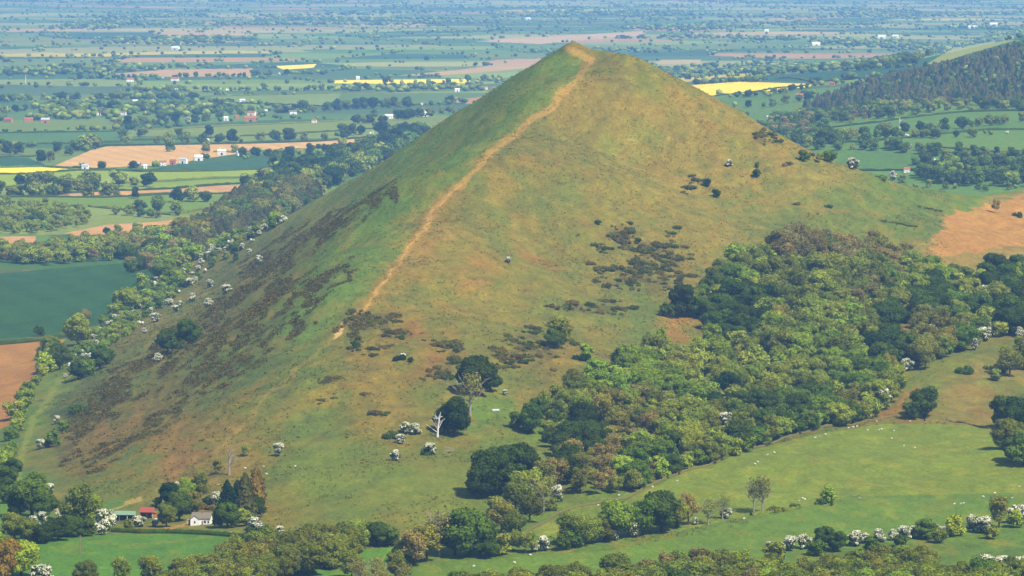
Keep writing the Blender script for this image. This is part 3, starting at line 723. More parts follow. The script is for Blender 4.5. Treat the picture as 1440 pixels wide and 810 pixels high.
# --- single trees and bushes read off the photograph (kind, foot x, foot y, height, colour, width factor)
ONE = {
 'meadow': [('broad', 640, 614, 52, 'deep green', .95), ('broad', 625, 608, 38, 'dark green', .9), ('broad', 672, 556, 54, 'dark green', 1.15), ('broad', 655, 550, 34, 'dark green', 1.0), ('broad', 690, 550, 36, 'dark green', 1),
   ('bare', 661, 584, 62, 'olive brown', 1.05), ('haw', 584, 611, 17, 'blossom', 1.0), ('haw', 571, 609, 17, 'blossom', 1), ('haw', 563, 624, 15, 'blossom', 1), ('haw', 556, 648, 17, 'blossom', 1.0),
   ('haw', 605, 640, 19, 'blossom', 1.0), ('gorse', 551, 614, 11, 'mid green', 1.1), ('gorse', 596, 640, 12, 'dark green', .8), ('haw', 391, 641, 20, 'blossom', .95), ('haw', 710, 556, 9, 'blossom', 1),
   ('haw', 715, 370, 10, 'blossom', .9), ('gorse', 566, 506, 10, 'blue green', 1.0), ('haw', 568, 503, 7, 'blossom', .9)],
 'oakclump': [('broad', 690, 700, 62, 'dark green', 1.0), ('broad', 676, 700, 40, 'dark green', 1.1), ('broad', 712, 688, 66, 'dark green', 1.05), ('broad', 735, 672, 50, 'dark green', 1.0), ('broad', 700, 672, 44, 'dark green', 1.0)],
 'corner': [('sparse', 742, 710, 50, 'olive', 1.2), ('sparse', 725, 722, 44, 'dull olive', 1.2), ('sparse', 762, 700, 50, 'olive brown', 1.2), ('sparse', 780, 690, 46, 'grey brown', 1.1), ('bare', 764, 720, 52, 'olive brown', 1),
   ('haw', 783, 706, 26, 'blossom', .8), ('broad', 776, 718, 18, 'dull olive', 1.2), ('broad', 700, 728, 30, 'dull olive', 1.3), ('sparse', 745, 735, 40, 'dull olive', 1.2), ('sparse', 705, 750, 44, 'olive brown', 1.2),
   ('sparse', 722, 760, 42, 'dull olive', 1.2)],
 'brook': [('broad', 660, 782, 72, 'mid green', 1.02), ('broad', 640, 782, 52, 'dark green', 1.0), ('broad', 684, 784, 46, 'dark green', 1.0), ('bare', 618, 782, 66, 'grey brown', 1.1), ('sparse', 600, 790, 52, 'olive brown', 1.2), ('sparse', 582, 795, 48, 'grey brown', 1.25),
   ('broad', 545, 768, 30, 'mid green', 1.2), ('broad', 530, 766, 34, 'dark green', 1.2), ('broad', 500, 770, 42, 'olive', 1.1), ('haw', 505, 752, 20, 'blossom', 1), ('broad', 485, 768, 34, 'dull olive', 1.1), ('haw', 522, 760, 16, 'blossom', .9), ('haw', 567, 768, 14, 'blossom', .8),
   ('broad', 570, 792, 34, 'dull olive', 1.1), ('broad', 705, 780, 30, 'dull olive', 1.2), ('haw', 681, 776, 16, 'blossom', .8), ('haw', 714, 768, 14, 'blossom', .8), ('sparse', 725, 776, 30, 'olive', 1.1)],
 'midhedge': [('haw', 764, 774, 22, 'blossom', 1.15), ('haw', 752, 776, 16, 'blossom', .9), ('sparse', 742, 778, 30, 'dull olive', 1.1), ('broad', 790, 774, 22, 'dark green', 1.2), ('sparse', 800, 768, 46, 'olive', 1.1), ('sparse', 818, 768, 42, 'olive', 1.2), ('broad', 832, 765, 36, 'olive', 1.1), ('broad', 805, 770, 26, 'dark green', 1.2),
   ('broad', 866, 758, 58, 'leaf green', .85), ('broad', 850, 762, 34, 'dull olive', 1.1), ('haw', 864, 760, 16, 'blossom', .9), ('haw', 890, 755, 28, 'blossom', .95), ('broad', 905, 752, 52, 'mid green', 1.05), ('broad', 930, 748, 56, 'mid green', 1.2), ('broad', 952, 742, 40, 'olive', 1.0), ('haw', 909, 750, 16, 'blossom', .8),
   ('sparse', 968, 738, 44, 'grey brown', .9), ('bare', 996, 738, 40, 'olive brown', 1.0), ('bare', 1016, 730, 34, 'olive brown', 1.0), ('haw', 1022, 729, 16, 'blossom', .9), ('haw', 978, 738, 12, 'blossom', .8), ('bare', 1060, 722, 52, 'olive brown', .9), ('bare', 1072, 722, 54, 'olive brown', .9),
   ('gorse', 1088, 719, 10, 'olive', .9), ('gorse', 1115, 714, 9, 'olive', .8), ('broad', 1164, 707, 26, 'leaf green', .9), ('gorse', 1158, 708, 10, 'dark green', 1)],
 'rowhedge': [('haw', 1082, 776, 16, 'blossom', .9), ('haw', 1098, 778, 16, 'blossom', .8), ('haw', 1112, 775, 24, 'blossom', 1), ('haw', 1131, 772, 22, 'blossom', 1), ('haw', 1141, 768, 14, 'blossom', 1), ('broad', 1160, 772, 34, 'mid green', 1.1), ('broad', 1178, 776, 30, 'dark green', 1.1),
   ('haw', 1203, 768, 24, 'blossom', 1.0), ('haw', 1216, 764, 16, 'blossom', 1), ('haw', 1236, 762, 20, 'blossom', .9), ('haw', 1256, 760, 18, 'blossom', .9), ('haw', 1272, 758, 20, 'blossom', 1.1), ('haw', 1285, 756, 18, 'blossom', .9), ('broad', 1301, 758, 32, 'mid green', 1.1), ('haw', 1316, 752, 16, 'blossom', .9),
   ('broad', 1342, 754, 30, 'lime green', 1.2), ('haw', 1327, 755, 16, 'blossom', .9), ('haw', 1368, 748, 26, 'blossom', .9), ('haw', 1383, 750, 26, 'blossom', 1.1), ('sparse', 1405, 742, 44, 'olive brown', 1.0), ('haw', 1432, 736, 28, 'blossom', 1.1), ('broad', 1150, 782, 24, 'dark green', 1.2), ('broad', 1090, 790, 30, 'dull olive', 1.2),
   ('broad', 1225, 776, 22, 'dark green', 1.2), ('broad', 1265, 770, 20, 'dark green', 1.2), ('broad', 1320, 764, 20, 'dull olive', 1.2), ('broad', 1395, 758, 20, 'dull olive', 1.2), ('broad', 1427, 742, 26, 'leaf green', 1.0)],
 'rightedge': [('broad', 1300, 587, 44, 'dark green', 1.1), ('broad', 1282, 589, 24, 'dark green', 1), ('haw', 1242, 570, 26, 'blossom', .9), ('broad', 1412, 602, 46, 'mid green', 1.0), ('broad', 1434, 605, 44, 'dark green', 1.1), ('broad', 1418, 632, 46, 'dull olive', 1), ('broad', 1440, 655, 54, 'mid green', 1.0), ('broad', 1424, 650, 34, 'dark green', 1.1),
   ('haw', 1370, 492, 18, 'blossom', .8), ('haw', 1434, 474, 16, 'blossom', .9), ('gorse', 1361, 524, 12, 'dark green', 1), ('gorse', 1400, 522, 12, 'dark green', 1), ('sparse', 1420, 530, 42, 'olive', 1.2), ('sparse', 1440, 520, 46, 'olive', 1.1), ('broad', 1400, 535, 16, 'dull olive', 1.2)],
 'farm': [('broad', 45, 728, 62, 'mid green', 1.05), ('broad', 28, 728, 44, 'dark green', 1), ('broad', 62, 730, 40, 'dark green', 1), ('haw', 71, 696, 18, 'blossom', .8), ('sparse', 110, 745, 62, 'olive', 1.15), ('sparse', 128, 742, 46, 'leaf green', 1.0), ('sparse', 95, 745, 40, 'olive brown', 1.0),
   ('haw', 146, 746, 32, 'blossom', .95), ('haw', 96, 748, 16, 'blossom', .8), ('haw', 60, 736, 18, 'blossom', .9), ('haw', 48, 742, 18, 'blossom', .9), ('haw', 35, 740, 14, 'blossom', .8), ('haw', 84, 733, 16, 'blossom', .8), ('haw', 33, 758, 20, 'blossom', .7),
   ('broad', 40, 762, 34, 'dull olive', 1.1), ('broad', 62, 764, 30, 'dark green', 1.2), ('broad', 82, 760, 34, 'dark green', 1.2), ('broad', 102, 755, 30, 'dark green', 1.2), ('broad', 125, 754, 24, 'dark green', 1.2), ('broad', 20, 760, 40, 'dull olive', 1.0),
   ('haw', 196, 741, 17, 'blossom', 1.2), ('haw', 218, 740, 12, 'blossom', .9), ('broad', 180, 744, 14, 'dull olive', 1.3), ('broad', 234, 741, 34, 'olive', .95), ('broad', 252, 733, 44, 'blossom', .85), ('broad', 240, 712, 36, 'blue green', .9), ('broad', 263, 708, 36, 'lime green', .85), ('sparse', 282, 706, 42, 'olive', .85),
   ('broad', 270, 722, 34, 'olive brown', .8), ('haw', 303, 712, 22, 'blossom', .9), ('broad', 292, 712, 16, 'dark green', 1), ('haw', 248, 690, 14, 'blossom', .6), ('gorse', 288, 716, 9, 'bronze', 1.3), ('gorse', 300, 716, 8, 'bronze', 1.3), ('broad', 222, 712, 14, 'mid green', 1.2),
   ('conifer', 320, 726, 52, 'blue green', .95), ('conifer', 345, 732, 68, 'charcoal green', .9), ('conifer', 361, 722, 66, 'brown green', .85), ('conifer', 334, 732, 58, 'blue green', .85), ('broad', 358, 728, 34, 'dark green', .9), ('broad', 320, 742, 38, 'mid green', .95), ('broad', 306, 742, 26, 'dark green', .8), ('broad', 345, 740, 26, 'olive', 1),
   ('haw', 359, 746, 20, 'blossom', 1.1), ('haw', 393, 753, 15, 'blossom', 1.0), ('broad', 372, 752, 14, 'dark green', 1.3), ('broad', 352, 750, 10, 'dark green', 1.5), ('haw', 448, 753, 10, 'blossom', 1.3), ('broad', 8, 690, 36, 'mid green', 1), ('broad', 18, 672, 30, 'dark green', 1), ('broad', 5, 660, 30, 'leaf green', 1), ('broad', 10, 708, 26, 'dark green', 1),
   ('sparse', 306, 666, 20, 'olive brown', 1.1), ('sparse', 345, 642, 16, 'olive', 1.0)],
 'foot': [('haw', x, y + 6, 9 + (x * 7 + y) % 6, 'blossom', .85 + (x % 5) * .1) for x, y in [(209, 353), (373, 317), (397, 307), (350, 330), (293, 358), (283, 367), (257, 380), (267, 397), (295, 398), (318, 407), (293, 425), (253, 425), (247, 433), (217, 420), (213, 430), (190, 440),
   (218, 447), (203, 463), (152, 458), (163, 473), (133, 485), (222, 503), (365, 365), (350, 353), (275, 392), (238, 424), (270, 418), (340, 345), (128, 492), (297, 350), (384, 312), (162, 449), (325, 345), (60, 510)]] +
   [('broad', 177, 442, 40, 'lime green', 1.1), ('broad', 110, 486, 42, 'yellow green', .95), ('broad', 72, 505, 34, 'leaf green', 1), ('broad', 84, 520, 36, 'mid green', .9), ('broad', 64, 525, 30, 'lime green', 1), ('broad', 232, 392, 34, 'leaf green', 1.0), ('sparse', 220, 392, 28, 'grey brown', 1.1), ('broad', 240, 400, 20, 'mid green', 1),
   ('broad', 140, 520, 30, 'mid green', 1.1), ('broad', 152, 512, 22, 'dark green', 1), ('broad', 110, 534, 28, 'dark green', 1), ('broad', 122, 530, 24, 'mid green', 1), ('broad', 265, 486, 38, 'dark green', .9), ('broad', 236, 496, 34, 'dark green', .9), ('broad', 250, 494, 26, 'dark green', 1), ('gorse', 230, 482, 10, 'dark green', 1.2),
   ('broad', 55, 473, 16, 'dark green', 1), ('broad', 200, 408, 24, 'leaf green', 1.1), ('broad', 210, 412, 18, 'mid green', 1.1), ('sparse', 120, 455, 20, 'grey brown', 1.1), ('broad', 160, 445, 20, 'leaf green', 1), ('broad', 145, 460, 18, 'mid green', 1), ('gorse', 110, 580, 14, 'dark green', 1.0), ('haw', 80, 596, 13, 'blossom', .9), ('broad', 88, 606, 16, 'mid green', 1.2),
   ('broad', 75, 628, 24, 'mid green', 1.1), ('haw', 56, 632, 16, 'blossom', .9), ('broad', 64, 630, 14, 'dark green', 1), ('broad', 42, 568, 20, 'leaf green', 1), ('broad', 20, 590, 26, 'olive', 1.1), ('broad', 15, 620, 20, 'mid green', 1), ('broad', 258, 378, 22, 'olive brown', 1.1), ('broad', 275, 365, 20, 'leaf green', 1.1), ('broad', 332, 366, 12, 'dark green', 1)],
 'slope': [('haw', 1025, 234, 11, 'blossom', 1.2), ('broad', 1064, 249, 12, 'dark green', 1.2), ('broad', 1064, 236, 9, 'dark green', .8), ('broad', 994, 262, 11, 'blue green', 1.2), ('broad', 1008, 278, 13, 'blue green', 1.1), ('broad', 1130, 227, 16, 'dark green', 1.1), ('broad', 1166, 228, 16, 'mid green', 1.3),
   ('haw', 1199, 238, 17, 'blossom', 1.2), ('haw', 1256, 253, 14, 'blossom', 1), ('broad', 1269, 257, 12, 'leaf green', 1.2), ('gorse', 1240, 252, 8, 'mid green', 1), ('sparse', 1401, 300, 20, 'grey brown', .8), ('gorse', 1434, 305, 9, 'dark green', .8), ('sparse', 1153, 229, 14, 'olive', 1)],
 'middle': [('broad', 958, 446, 46, 'deep green', 1.1), ('broad', 1003, 494, 42, 'lime green', 1.0), ('sparse', 786, 490, 44, 'olive', 1.2), ('broad', 779, 490, 28, 'dark green', 1.0), ('broad', 826, 506, 24, 'leaf green', .95), ('gorse', 822, 508, 12, 'blue green', 1), ('broad', 930, 478, 17, 'leaf green', 1.2), ('broad', 938, 446, 22, 'dark green', 1)],
}
for zone, L_ in ONE.items():
    for (kd, px, py, hp_, cn, wf) in L_: plant(kd, px, py, hp_, cn, zone, wf)

# --- woods: trees thrown into areas traced on the photograph
def scatter(P, step, kinds, zone, hp_=(28, 40), far_=False, seed=0, hole=None, hm=None):
    """kinds: list of (kind, colour, weight) or a function of px, py"""
    rng = np.random.default_rng(seed); W = []
    P = np.array(P, float)
    wp = [(hitfar if far_ else hit)(a, b) for a, b in P]; wp = np.array([p[:2] for p in wp if p])
    x0, y0 = wp.min(0); x1, y1 = wp.max(0); pts = []
    cellr = {}
    n = int((x1 - x0) * (y1 - y0) / (step * step) * 4)
    cx = rng.uniform(x0, x1, n); cy = rng.uniform(y0, y1, n); inside = inpoly(cx, cy, wp)
    for x, y in zip(cx[inside], cy[inside]):
        c = (int(x // step), int(y // step)); ok = True
        for i in (-1, 0, 1):
            for j in (-1, 0, 1):
                for q in cellr.get((c[0] + i, c[1] + j), ()):
                    if (q[0] - x) ** 2 + (q[1] - y) ** 2 < step * step * .8: ok = False
        if not ok: continue
        cellr.setdefault(c, []).append((x, y))
        z = ground(x, y); px, py = map(float, project(x, y, z))
        if hole and any(inpoly(np.array([px]), np.array([py]), h_)[0] for h_ in hole): continue
        ks = kinds(px, py, rng) if callable(kinds) else kinds
        w_ = np.array([k_[2] for k_ in ks], float); kd, cn, _ = ks[rng.choice(len(ks), p=w_ / w_.sum())]
        h = (rng.uniform(*hm) if hm else rng.uniform(*hp_) * y / F)
        if kd == 'haw': h *= .55
        TREES.append([kd, float(x), float(y), z, h, rng.uniform(.95, 1.25), cn, zone, px, py])

ZS = [  # tone centres in the big wood: place, kinds
 (1080, 350, [('broad', 'leaf green', 3), ('sparse', 'olive', 3)]), (1050, 380, [('broad', 'leaf green', 2), ('sparse', 'olive', 3), ('broad', 'olive', 2)]),
 (1110, 370, [('sparse', 'grey brown', 5), ('sparse', 'olive brown', 2)]), (1190, 375, [('bare', 'grey brown', 3), ('sparse', 'grey brown', 5), ('sparse', 'olive', 1)]),
 (1250, 380, [('sparse', 'grey brown', 4), ('sparse', 'olive brown', 3)]), (1150, 345, [('broad', 'leaf green', 2), ('sparse', 'grey brown', 2), ('sparse', 'olive', 2)]),
 (1100, 420, [('sparse', 'olive', 4), ('sparse', 'dull olive', 3), ('broad', 'dull olive', 2)]), (1000, 430, [('broad', 'olive', 3), ('broad', 'dull olive', 2)]),
 (1030, 470, [('broad', 'dark green', 5), ('broad', 'deep green', 2)]), (1010, 440, [('broad', 'mid green', 4), ('broad', 'dark green', 3)]),
 (1200, 420, [('sparse', 'olive', 3), ('broad', 'dull olive', 3), ('sparse', 'grey brown', 1)]), (1160, 460, [('broad', 'olive', 3), ('sparse', 'olive', 3), ('broad', 'leaf green', 1)]),
 (1230, 460, [('sparse', 'grey brown', 2), ('broad', 'dull olive', 3)]), (1300, 410, [('broad', 'mid green', 3), ('broad', 'olive', 3)]), (1330, 400, [('broad', 'leaf green', 3), ('broad', 'olive', 2)]),
 (1300, 455, [('broad', 'dark green', 5)]), (1370, 440, [('broad', 'olive', 3), ('haw', 'blossom', 2), ('broad', 'mid green', 2)]), (1420, 400, [('broad', 'leaf green', 3), ('broad', 'dark green', 3)]),
 (1425, 440, [('broad', 'dark green', 6)]), (1300, 500, [('sparse', 'olive brown', 4), ('broad', 'olive', 1)]), (1350, 480, [('broad', 'olive', 3), ('broad', 'mid green', 2)]),
 (1100, 500, [('sparse', 'olive', 3), ('broad', 'leaf green', 3), ('sparse', 'olive brown', 2)]), (1170, 510, [('broad', 'leaf green', 3), ('sparse', 'olive', 3), ('haw', 'blossom', .8)]),
 (1250, 500, [('broad', 'dark green', 5), ('broad', 'blue green', 2)]), (1210, 550, [('broad', 'mid green', 5), ('broad', 'leaf green', 2)]), (1130, 560, [('sparse', 'olive', 3), ('broad', 'olive', 3)]),
 (1060, 540, [('broad', 'leaf green', 3), ('broad', 'olive', 3), ('sparse', 'olive', 2)]), (980, 520, [('broad', 'olive', 4), ('sparse', 'olive brown', 2)]), (900, 520, [('sparse', 'olive', 3), ('broad', 'leaf green', 2)]),
 (850, 540, [('broad', 'leaf green', 3), ('sparse', 'olive', 2)]), (800, 580, [('sparse', 'olive', 3), ('broad', 'dull olive', 2)]), (750, 600, [('broad', 'dark green', 4), ('sparse', 'olive', 1)]),
 (850, 600, [('sparse', 'olive brown', 3), ('broad', 'olive', 3)]), (820, 640, [('broad', 'deep green', 5)]), (900, 640, [('sparse', 'grey brown', 3), ('broad', 'dull olive', 2)]), (950, 600, [('broad', 'olive', 3), ('sparse', 'olive', 3)]),
 (840, 690, [('sparse', 'olive brown', 4), ('sparse', 'grey brown', 2)]), (920, 670, [('broad', 'mid green', 3), ('broad', 'lime green', 2)]), (1000, 640, [('broad', 'olive', 3), ('sparse', 'olive', 3), ('broad', 'dark green', 1)]),
 (1050, 620, [('broad', 'dark green', 3), ('sparse', 'olive', 2)]), (1120, 610, [('broad', 'dark green', 4), ('broad', 'mid green', 3)]), (1180, 590, [('broad', 'mid green', 4), ('sparse', 'olive brown', 2)]), (1230, 585, [('broad', 'olive', 4)]),
 (1010, 580, [('sparse', 'olive', 3), ('broad', 'dull olive', 3), ('broad', 'blue green', 1)]), (970, 560, [('broad', 'olive', 3), ('broad', 'leaf green', 2)])]
def bigwood(px, py, rng):
    best = min(ZS, key=lambda z: (z[0] - px + rng.normal(0, 14)) ** 2 + (z[1] - py - 8 + rng.normal(0, 10)) ** 2)
    ks = list(best[2])
    if rng.random() < .04: ks = [('haw', 'blossom', 1)]
    return ks
W1 = [(1030, 372), (1080, 358), (1130, 350), (1200, 352), (1260, 362), (1290, 385), (1330, 404), (1390, 396), (1460, 390), (1460, 470), (1390, 478), (1340, 500), (1300, 522), (1262, 524), (1256, 560), (1240, 588),
      (1140, 606), (1060, 628), (1010, 650), (960, 660), (890, 695), (850, 700), (800, 702), (788, 680), (780, 640), (756, 625), (722, 605), (740, 590), (800, 556), (850, 530), (930, 498), (1010, 512), (1050, 500), (1000, 470), (965, 440), (1000, 412)]
HOLES = [[(1262, 455), (1285, 452), (1290, 486), (1262, 492)], [(960, 470), (985, 455), (1010, 505), (960, 490)]]
scatter(W1, 9.4, bigwood, 'bigwood', hp_=(20, 41), seed=5, hole=HOLES)
# belt of dark shrubs and hedge trees that closes the wood along the wall
for (a, b, n, hh, zone) in [((850, 702), (1010, 652), 9, 26, 'bigwood'), ((1010, 652), (1130, 610), 8, 30, 'bigwood'), ((1130, 610), (1236, 590), 8, 30, 'bigwood')]:
    for i in range(n):
        t = (i + .5) / n; rr = random.Random(i + a[0])
        plant(rr.choice(['broad', 'broad', 'sparse']), a[0] + (b[0] - a[0]) * t, a[1] + (b[1] - a[1]) * t - rr.uniform(2, 8), hh * rr.uniform(.6, 1.15), rr.choice(['dark green', 'mid green', 'dull olive', 'olive', 'leaf green']), zone, 1.15)
# foreground belts, mostly tree tops rising over the lower edge
BW = [('sparse', 'olive', 5), ('sparse', 'olive brown', 1.2), ('broad', 'dull olive', 3), ('sparse', 'grey brown', .5), ('broad', 'leaf green', 1), ('broad', 'mid green', 1), ('haw', 'blossom', .5)]
scatter([(1075, 824), (1150, 818), (1250, 808), (1300, 806), (1320, 850), (1040, 870)], 6.5, BW, 'lowbelt', hp_=(32, 46), seed=8)
scatter([(640, 848), (780, 838), (890, 824), (960, 814), (1080, 820), (1100, 870), (640, 880)], 7.0, [('sparse', 'grey brown', 1), ('sparse', 'olive', 3), ('broad', 'dull olive', 4), ('broad', 'dark green', .8)], 'lowbelt', hp_=(36, 50), seed=9)
scatter([(230, 838), (300, 806), (370, 788), (470, 782), (480, 800), (390, 822), (330, 845)], 6.5, [('sparse', 'olive', 3), ('sparse', 'olive brown', 3), ('broad', 'dull olive', 3)], 'brook', hp_=(34, 46), seed=10)
scatter([(400, 782), (440, 772), (500, 776), (500, 788), (430, 796)], 6.5, [('sparse', 'olive', 3), ('broad', 'dull olive', 3)], 'brook', hp_=(28, 40), seed=12)
scatter([(480, 830), (490, 815), (560, 810), (570, 830)], 7.5, [('bare', 'olive brown', 3), ('sparse', 'olive', 2)], 'brook', hp_=(34, 44), seed=13)
for a in [('broad', 30, 812, 52, 'lime green', 1.0), ('broad', 8, 815, 58, 'bronze', .9), ('broad', -8, 800, 50, 'lime green', 1), ('broad', 60, 822, 30, 'haw', 1), ('broad', 120, 832, 34, 'dull olive', 1), ('sparse', 170, 836, 38, 'olive', 1.1), ('sparse', 210, 838, 40, 'olive', 1.1)]:
    a = list(a); 
    if a[4] == 'haw': a[0] = 'haw'; a[4] = 'blossom'
    plant(a[0], a[1], min(a[2], 822), a[3], a[4], 'lowbelt', a[5])
for i, px in enumerate(range(0, 330, 24)):
    plant('haw' if i % 4 == 2 else 'broad', px, 752 + (8 if px < 20 else 0) + (px > 150) * 0, 14 + (i * 5) % 6, ['dull olive', 'dark green', 'olive'][i % 3] if i % 4 != 2 else 'blossom', 'farm', 1.2) if px < 150 else None

scatter([(1320, 832), (1380, 828), (1460, 822), (1470, 860), (1310, 860)], 6.5, BW, 'lowbelt', hp_=(34, 48), seed=28)
for px_ in range(1385, 1440, 9): plant('haw', px_, 806, 22 + px_ % 7, 'blossom', 'lowbelt', 1.1)
# left: woods beyond the barley field and along the foot
scatter([(-70, 362), (60, 374), (130, 369), (212, 364), (252, 345), (232, 334), (150, 345), (50, 354), (-70, 358)], 13, [('sparse', 'olive', 3), ('broad', 'leaf green', 1.5), ('broad', 'olive', 3), ('sparse', 'grey brown', 1.5), ('broad', 'dark green', .7)], 'fieldwood', hp_=(15, 24), seed=14)
scatter([(-70, 330), (60, 330), (120, 318), (128, 300), (60, 292), (-70, 290)], 15, [('broad', 'olive', 3), ('sparse', 'olive', 3), ('broad', 'leaf green', 1), ('broad', 'dark green', .6)], 'fieldwood', hp_=(11, 16), seed=15)
scatter([(252, 362), (318, 352), (352, 334), (420, 302), (452, 284), (400, 276), (335, 292), (300, 318), (262, 336)], 9, [('conifer', 'purple brown', 4), ('conifer', 'charcoal green', 3), ('broad', 'olive brown', 1), ('broad', 'mid green', 1), ('haw', 'blossom', .25)], 'flankwood', hp_=(26, 36), seed=16, far_=True)
scatter([(320, 296), (360, 286), (440, 280), (520, 242), (590, 205), (600, 196), (530, 212), (470, 228), (420, 244), (350, 266)], 25, [('broad', 'dark green', 4), ('broad', 'mid green', 2), ('broad', 'olive', 2), ('broad', 'blue green', 3)], 'flankwood', hp_=(20, 28), seed=17, far_=True)
scatter([(90, 532), (108, 492), (150, 456), (190, 430), (215, 395), (260, 362), (300, 345), (350, 325), (400, 300), (392, 318), (330, 358), (290, 385), (255, 410), (215, 440), (190, 465), (150, 490), (112, 532)], 11, [('broad', 'leaf green', 2), ('broad', 'mid green', 3), ('broad', 'olive', 2), ('haw', 'blossom', 6)], 'foot', hp_=(9, 17), seed=29)
scatter([(180, 395), (250, 378), (262, 355), (225, 352), (200, 372)], 10, [('broad', 'leaf green', 2), ('broad', 'dark green', 2), ('sparse', 'grey brown', 2)], 'foot', hp_=(18, 30), seed=18, far_=True)
scatter([(0, 660), (22, 640), (20, 600), (30, 560), (50, 535), (62, 505), (72, 505), (54, 542), (30, 585), (16, 640), (0, 680)], 9, [('broad', 'leaf green', 2), ('broad', 'mid green', 2), ('broad', 'olive', 2), ('broad', 'dark green', 1)], 'foot', hp_=(11, 20), seed=19)
# conifer ridge and woods to the east
scatter([(1128, 152), (1190, 130), (1250, 112), (1310, 96), (1360, 88), (1400, 78), (1460, 62), (1470, 146), (1420, 150), (1340, 146), (1250, 146), (1180, 156)], 13.5, [('conifer', 'purple brown', 3), ('conifer', 'charcoal green', 3), ('conifer', 'blue green', 2), ('broad', 'mid green', .5)], 'ridgewood', hm=(9, 15), seed=20, far_=True)
scatter([(1090, 168), (1180, 160), (1250, 152), (1340, 149), (1470, 148), (1470, 158), (1350, 156), (1240, 168), (1150, 178), (1080, 182)], 19, [('broad', 'mid green', 3), ('broad', 'olive', 2), ('broad', 'dark green', 2), ('sparse', 'grey brown', 1)], 'eastfields', hm=(10, 15), seed=21, far_=True)
scatter([(1240, 92), (1300, 78), (1340, 66), (1400, 50), (1470, 38), (1470, 50), (1400, 58), (1330, 72), (1290, 92), (1200, 102)], 30, [('broad', 'mid green', 3), ('broad', 'olive', 2), ('broad', 'dark green', 3)], 'ridgewood', hm=(10, 15), seed=22, far_=True)
scatter([(1290, 245), (1330, 236), (1440, 232), (1470, 262), (1380, 262), (1300, 256)], 15, [('broad', 'mid green', 4), ('broad', 'dark green', 3), ('broad', 'leaf green', 1)], 'eastfields', hm=(12, 17), seed=23, far_=True)
scatter([(1060, 205), (1110, 198), (1200, 200), (1300, 214), (1340, 216), (1340, 222), (1240, 212), (1160, 212)], 24, [('broad', 'mid green', 4), ('broad', 'dark green', 3), ('broad', 'olive', 2)], 'eastfields', hm=(10, 16), seed=24, far_=True)
scatter([(1080, 182), (1120, 178), (1150, 186), (1170, 192), (1180, 204), (1120, 200), (1080, 190)], 24, [('broad', 'mid green', 4), ('broad', 'dark green', 3), ('sparse', 'grey brown', 2)], 'eastfields', hm=(10, 16), seed=25, far_=True)

# hedgerow trees and lines of trees on the lowland, traced (points along the line, spacing in pixels, height in pixels, zone)
ROWS = [([(-20, 218), (60, 216), (110, 212), (150, 205)], 17, 19, 'lowland'), ([(40, 232), (80, 226), (110, 214)], 14, 17, 'lowland'), ([(175, 203), (230, 203), (300, 202)], 22, 17, 'lowland'), ([(255, 203), (340, 200), (460, 198)], 19, 16, 'lowland'),
 ([(-20, 262), (60, 260), (110, 270), (160, 262)], 12, 24, 'lowland'), ([(-20, 275), (60, 276), (140, 268)], 12, 20, 'lowland'), ([(100, 278), (180, 276), (230, 286), (300, 283)], 18, 20, 'lowland'), ([(190, 296), (240, 300), (300, 290)], 22, 22, 'lowland'), ([(150, 262), (215, 262)], 16, 20, 'lowland'),
 ([(100, 236), (150, 238), (210, 240), (260, 234)], 21, 15, 'lowland'), ([(225, 214), (300, 214), (350, 214)], 22, 13, 'lowland'), ([(340, 220), (400, 222), (460, 214), (560, 198), (600, 195)], 10, 14, 'lowland'), ([(380, 236), (440, 240)], 15, 20, 'lowland'),
 ([(0, 160), (60, 152), (170, 153), (220, 160), (330, 158)], 9, 11, 'lowland'), ([(165, 178), (220, 176), (300, 170), (330, 160)], 9, 14, 'lowland'), ([(330, 162), (420, 158), (540, 152), (600, 150)], 9, 14, 'lowland'), ([(480, 176), (540, 172), (600, 165), (640, 158)], 12, 14, 'lowland'), ([(480, 190), (540, 190), (610, 188)], 11, 17, 'lowland'),
 ([(420, 215), (500, 214), (570, 204)], 13, 15, 'lowland'), ([(0, 143), (100, 140), (190, 140), (280, 141), (330, 150)], 7, 10, 'lowland'), ([(170, 130), (300, 128), (450, 127), (560, 126), (640, 125)], 8, 9, 'lowland'), ([(100, 112), (250, 110), (340, 108), (460, 104)], 9, 8, 'lowland'),
 ([(0, 186), (90, 184), (170, 182)], 14, 5, 'lowland'), ([(130, 196), (230, 192), (300, 190)], 26, 14, 'lowland'), ([(470, 150), (560, 148), (640, 146)], 22, 12, 'lowland'), ([(530, 118), (600, 119), (700, 112)], 9, 8, 'lowland'),
 ([(100, 338), (180, 326), (230, 320)], 16, 12, 'lowland'), ([(130, 300), (220, 306), (260, 304)], 18, 14, 'lowland'),
 ([(1000, 140), (1050, 136), (1110, 130), (1150, 122)], 9, 9, 'eastfields'), ([(1030, 150), (1080, 152), (1140, 140)], 13, 11, 'eastfields'), ([(1090, 178), (1130, 174), (1180, 170)], 14, 14, 'eastfields'),
 ([(1130, 200), (1200, 197), (1240, 190), (1300, 186), (1360, 180), (1440, 172)], 11, 15, 'eastfields'), ([(1160, 195), (1250, 194), (1330, 193)], 11, 14, 'eastfields'), ([(1310, 196), (1380, 192), (1440, 186)], 18, 12, 'eastfields'),
 ([(1180, 212), (1240, 208), (1330, 214), (1400, 218), (1450, 216)], 13, 14, 'eastfields'), ([(1280, 232), (1340, 226), (1400, 230), (1450, 228)], 12, 16, 'eastfields'), ([(1240, 262), (1300, 262), (1400, 268), (1450, 262)], 18, 10, 'eastfields'), ([(960, 112), (1050, 108), (1150, 100), (1290, 94)], 7, 8, 'lowland')]
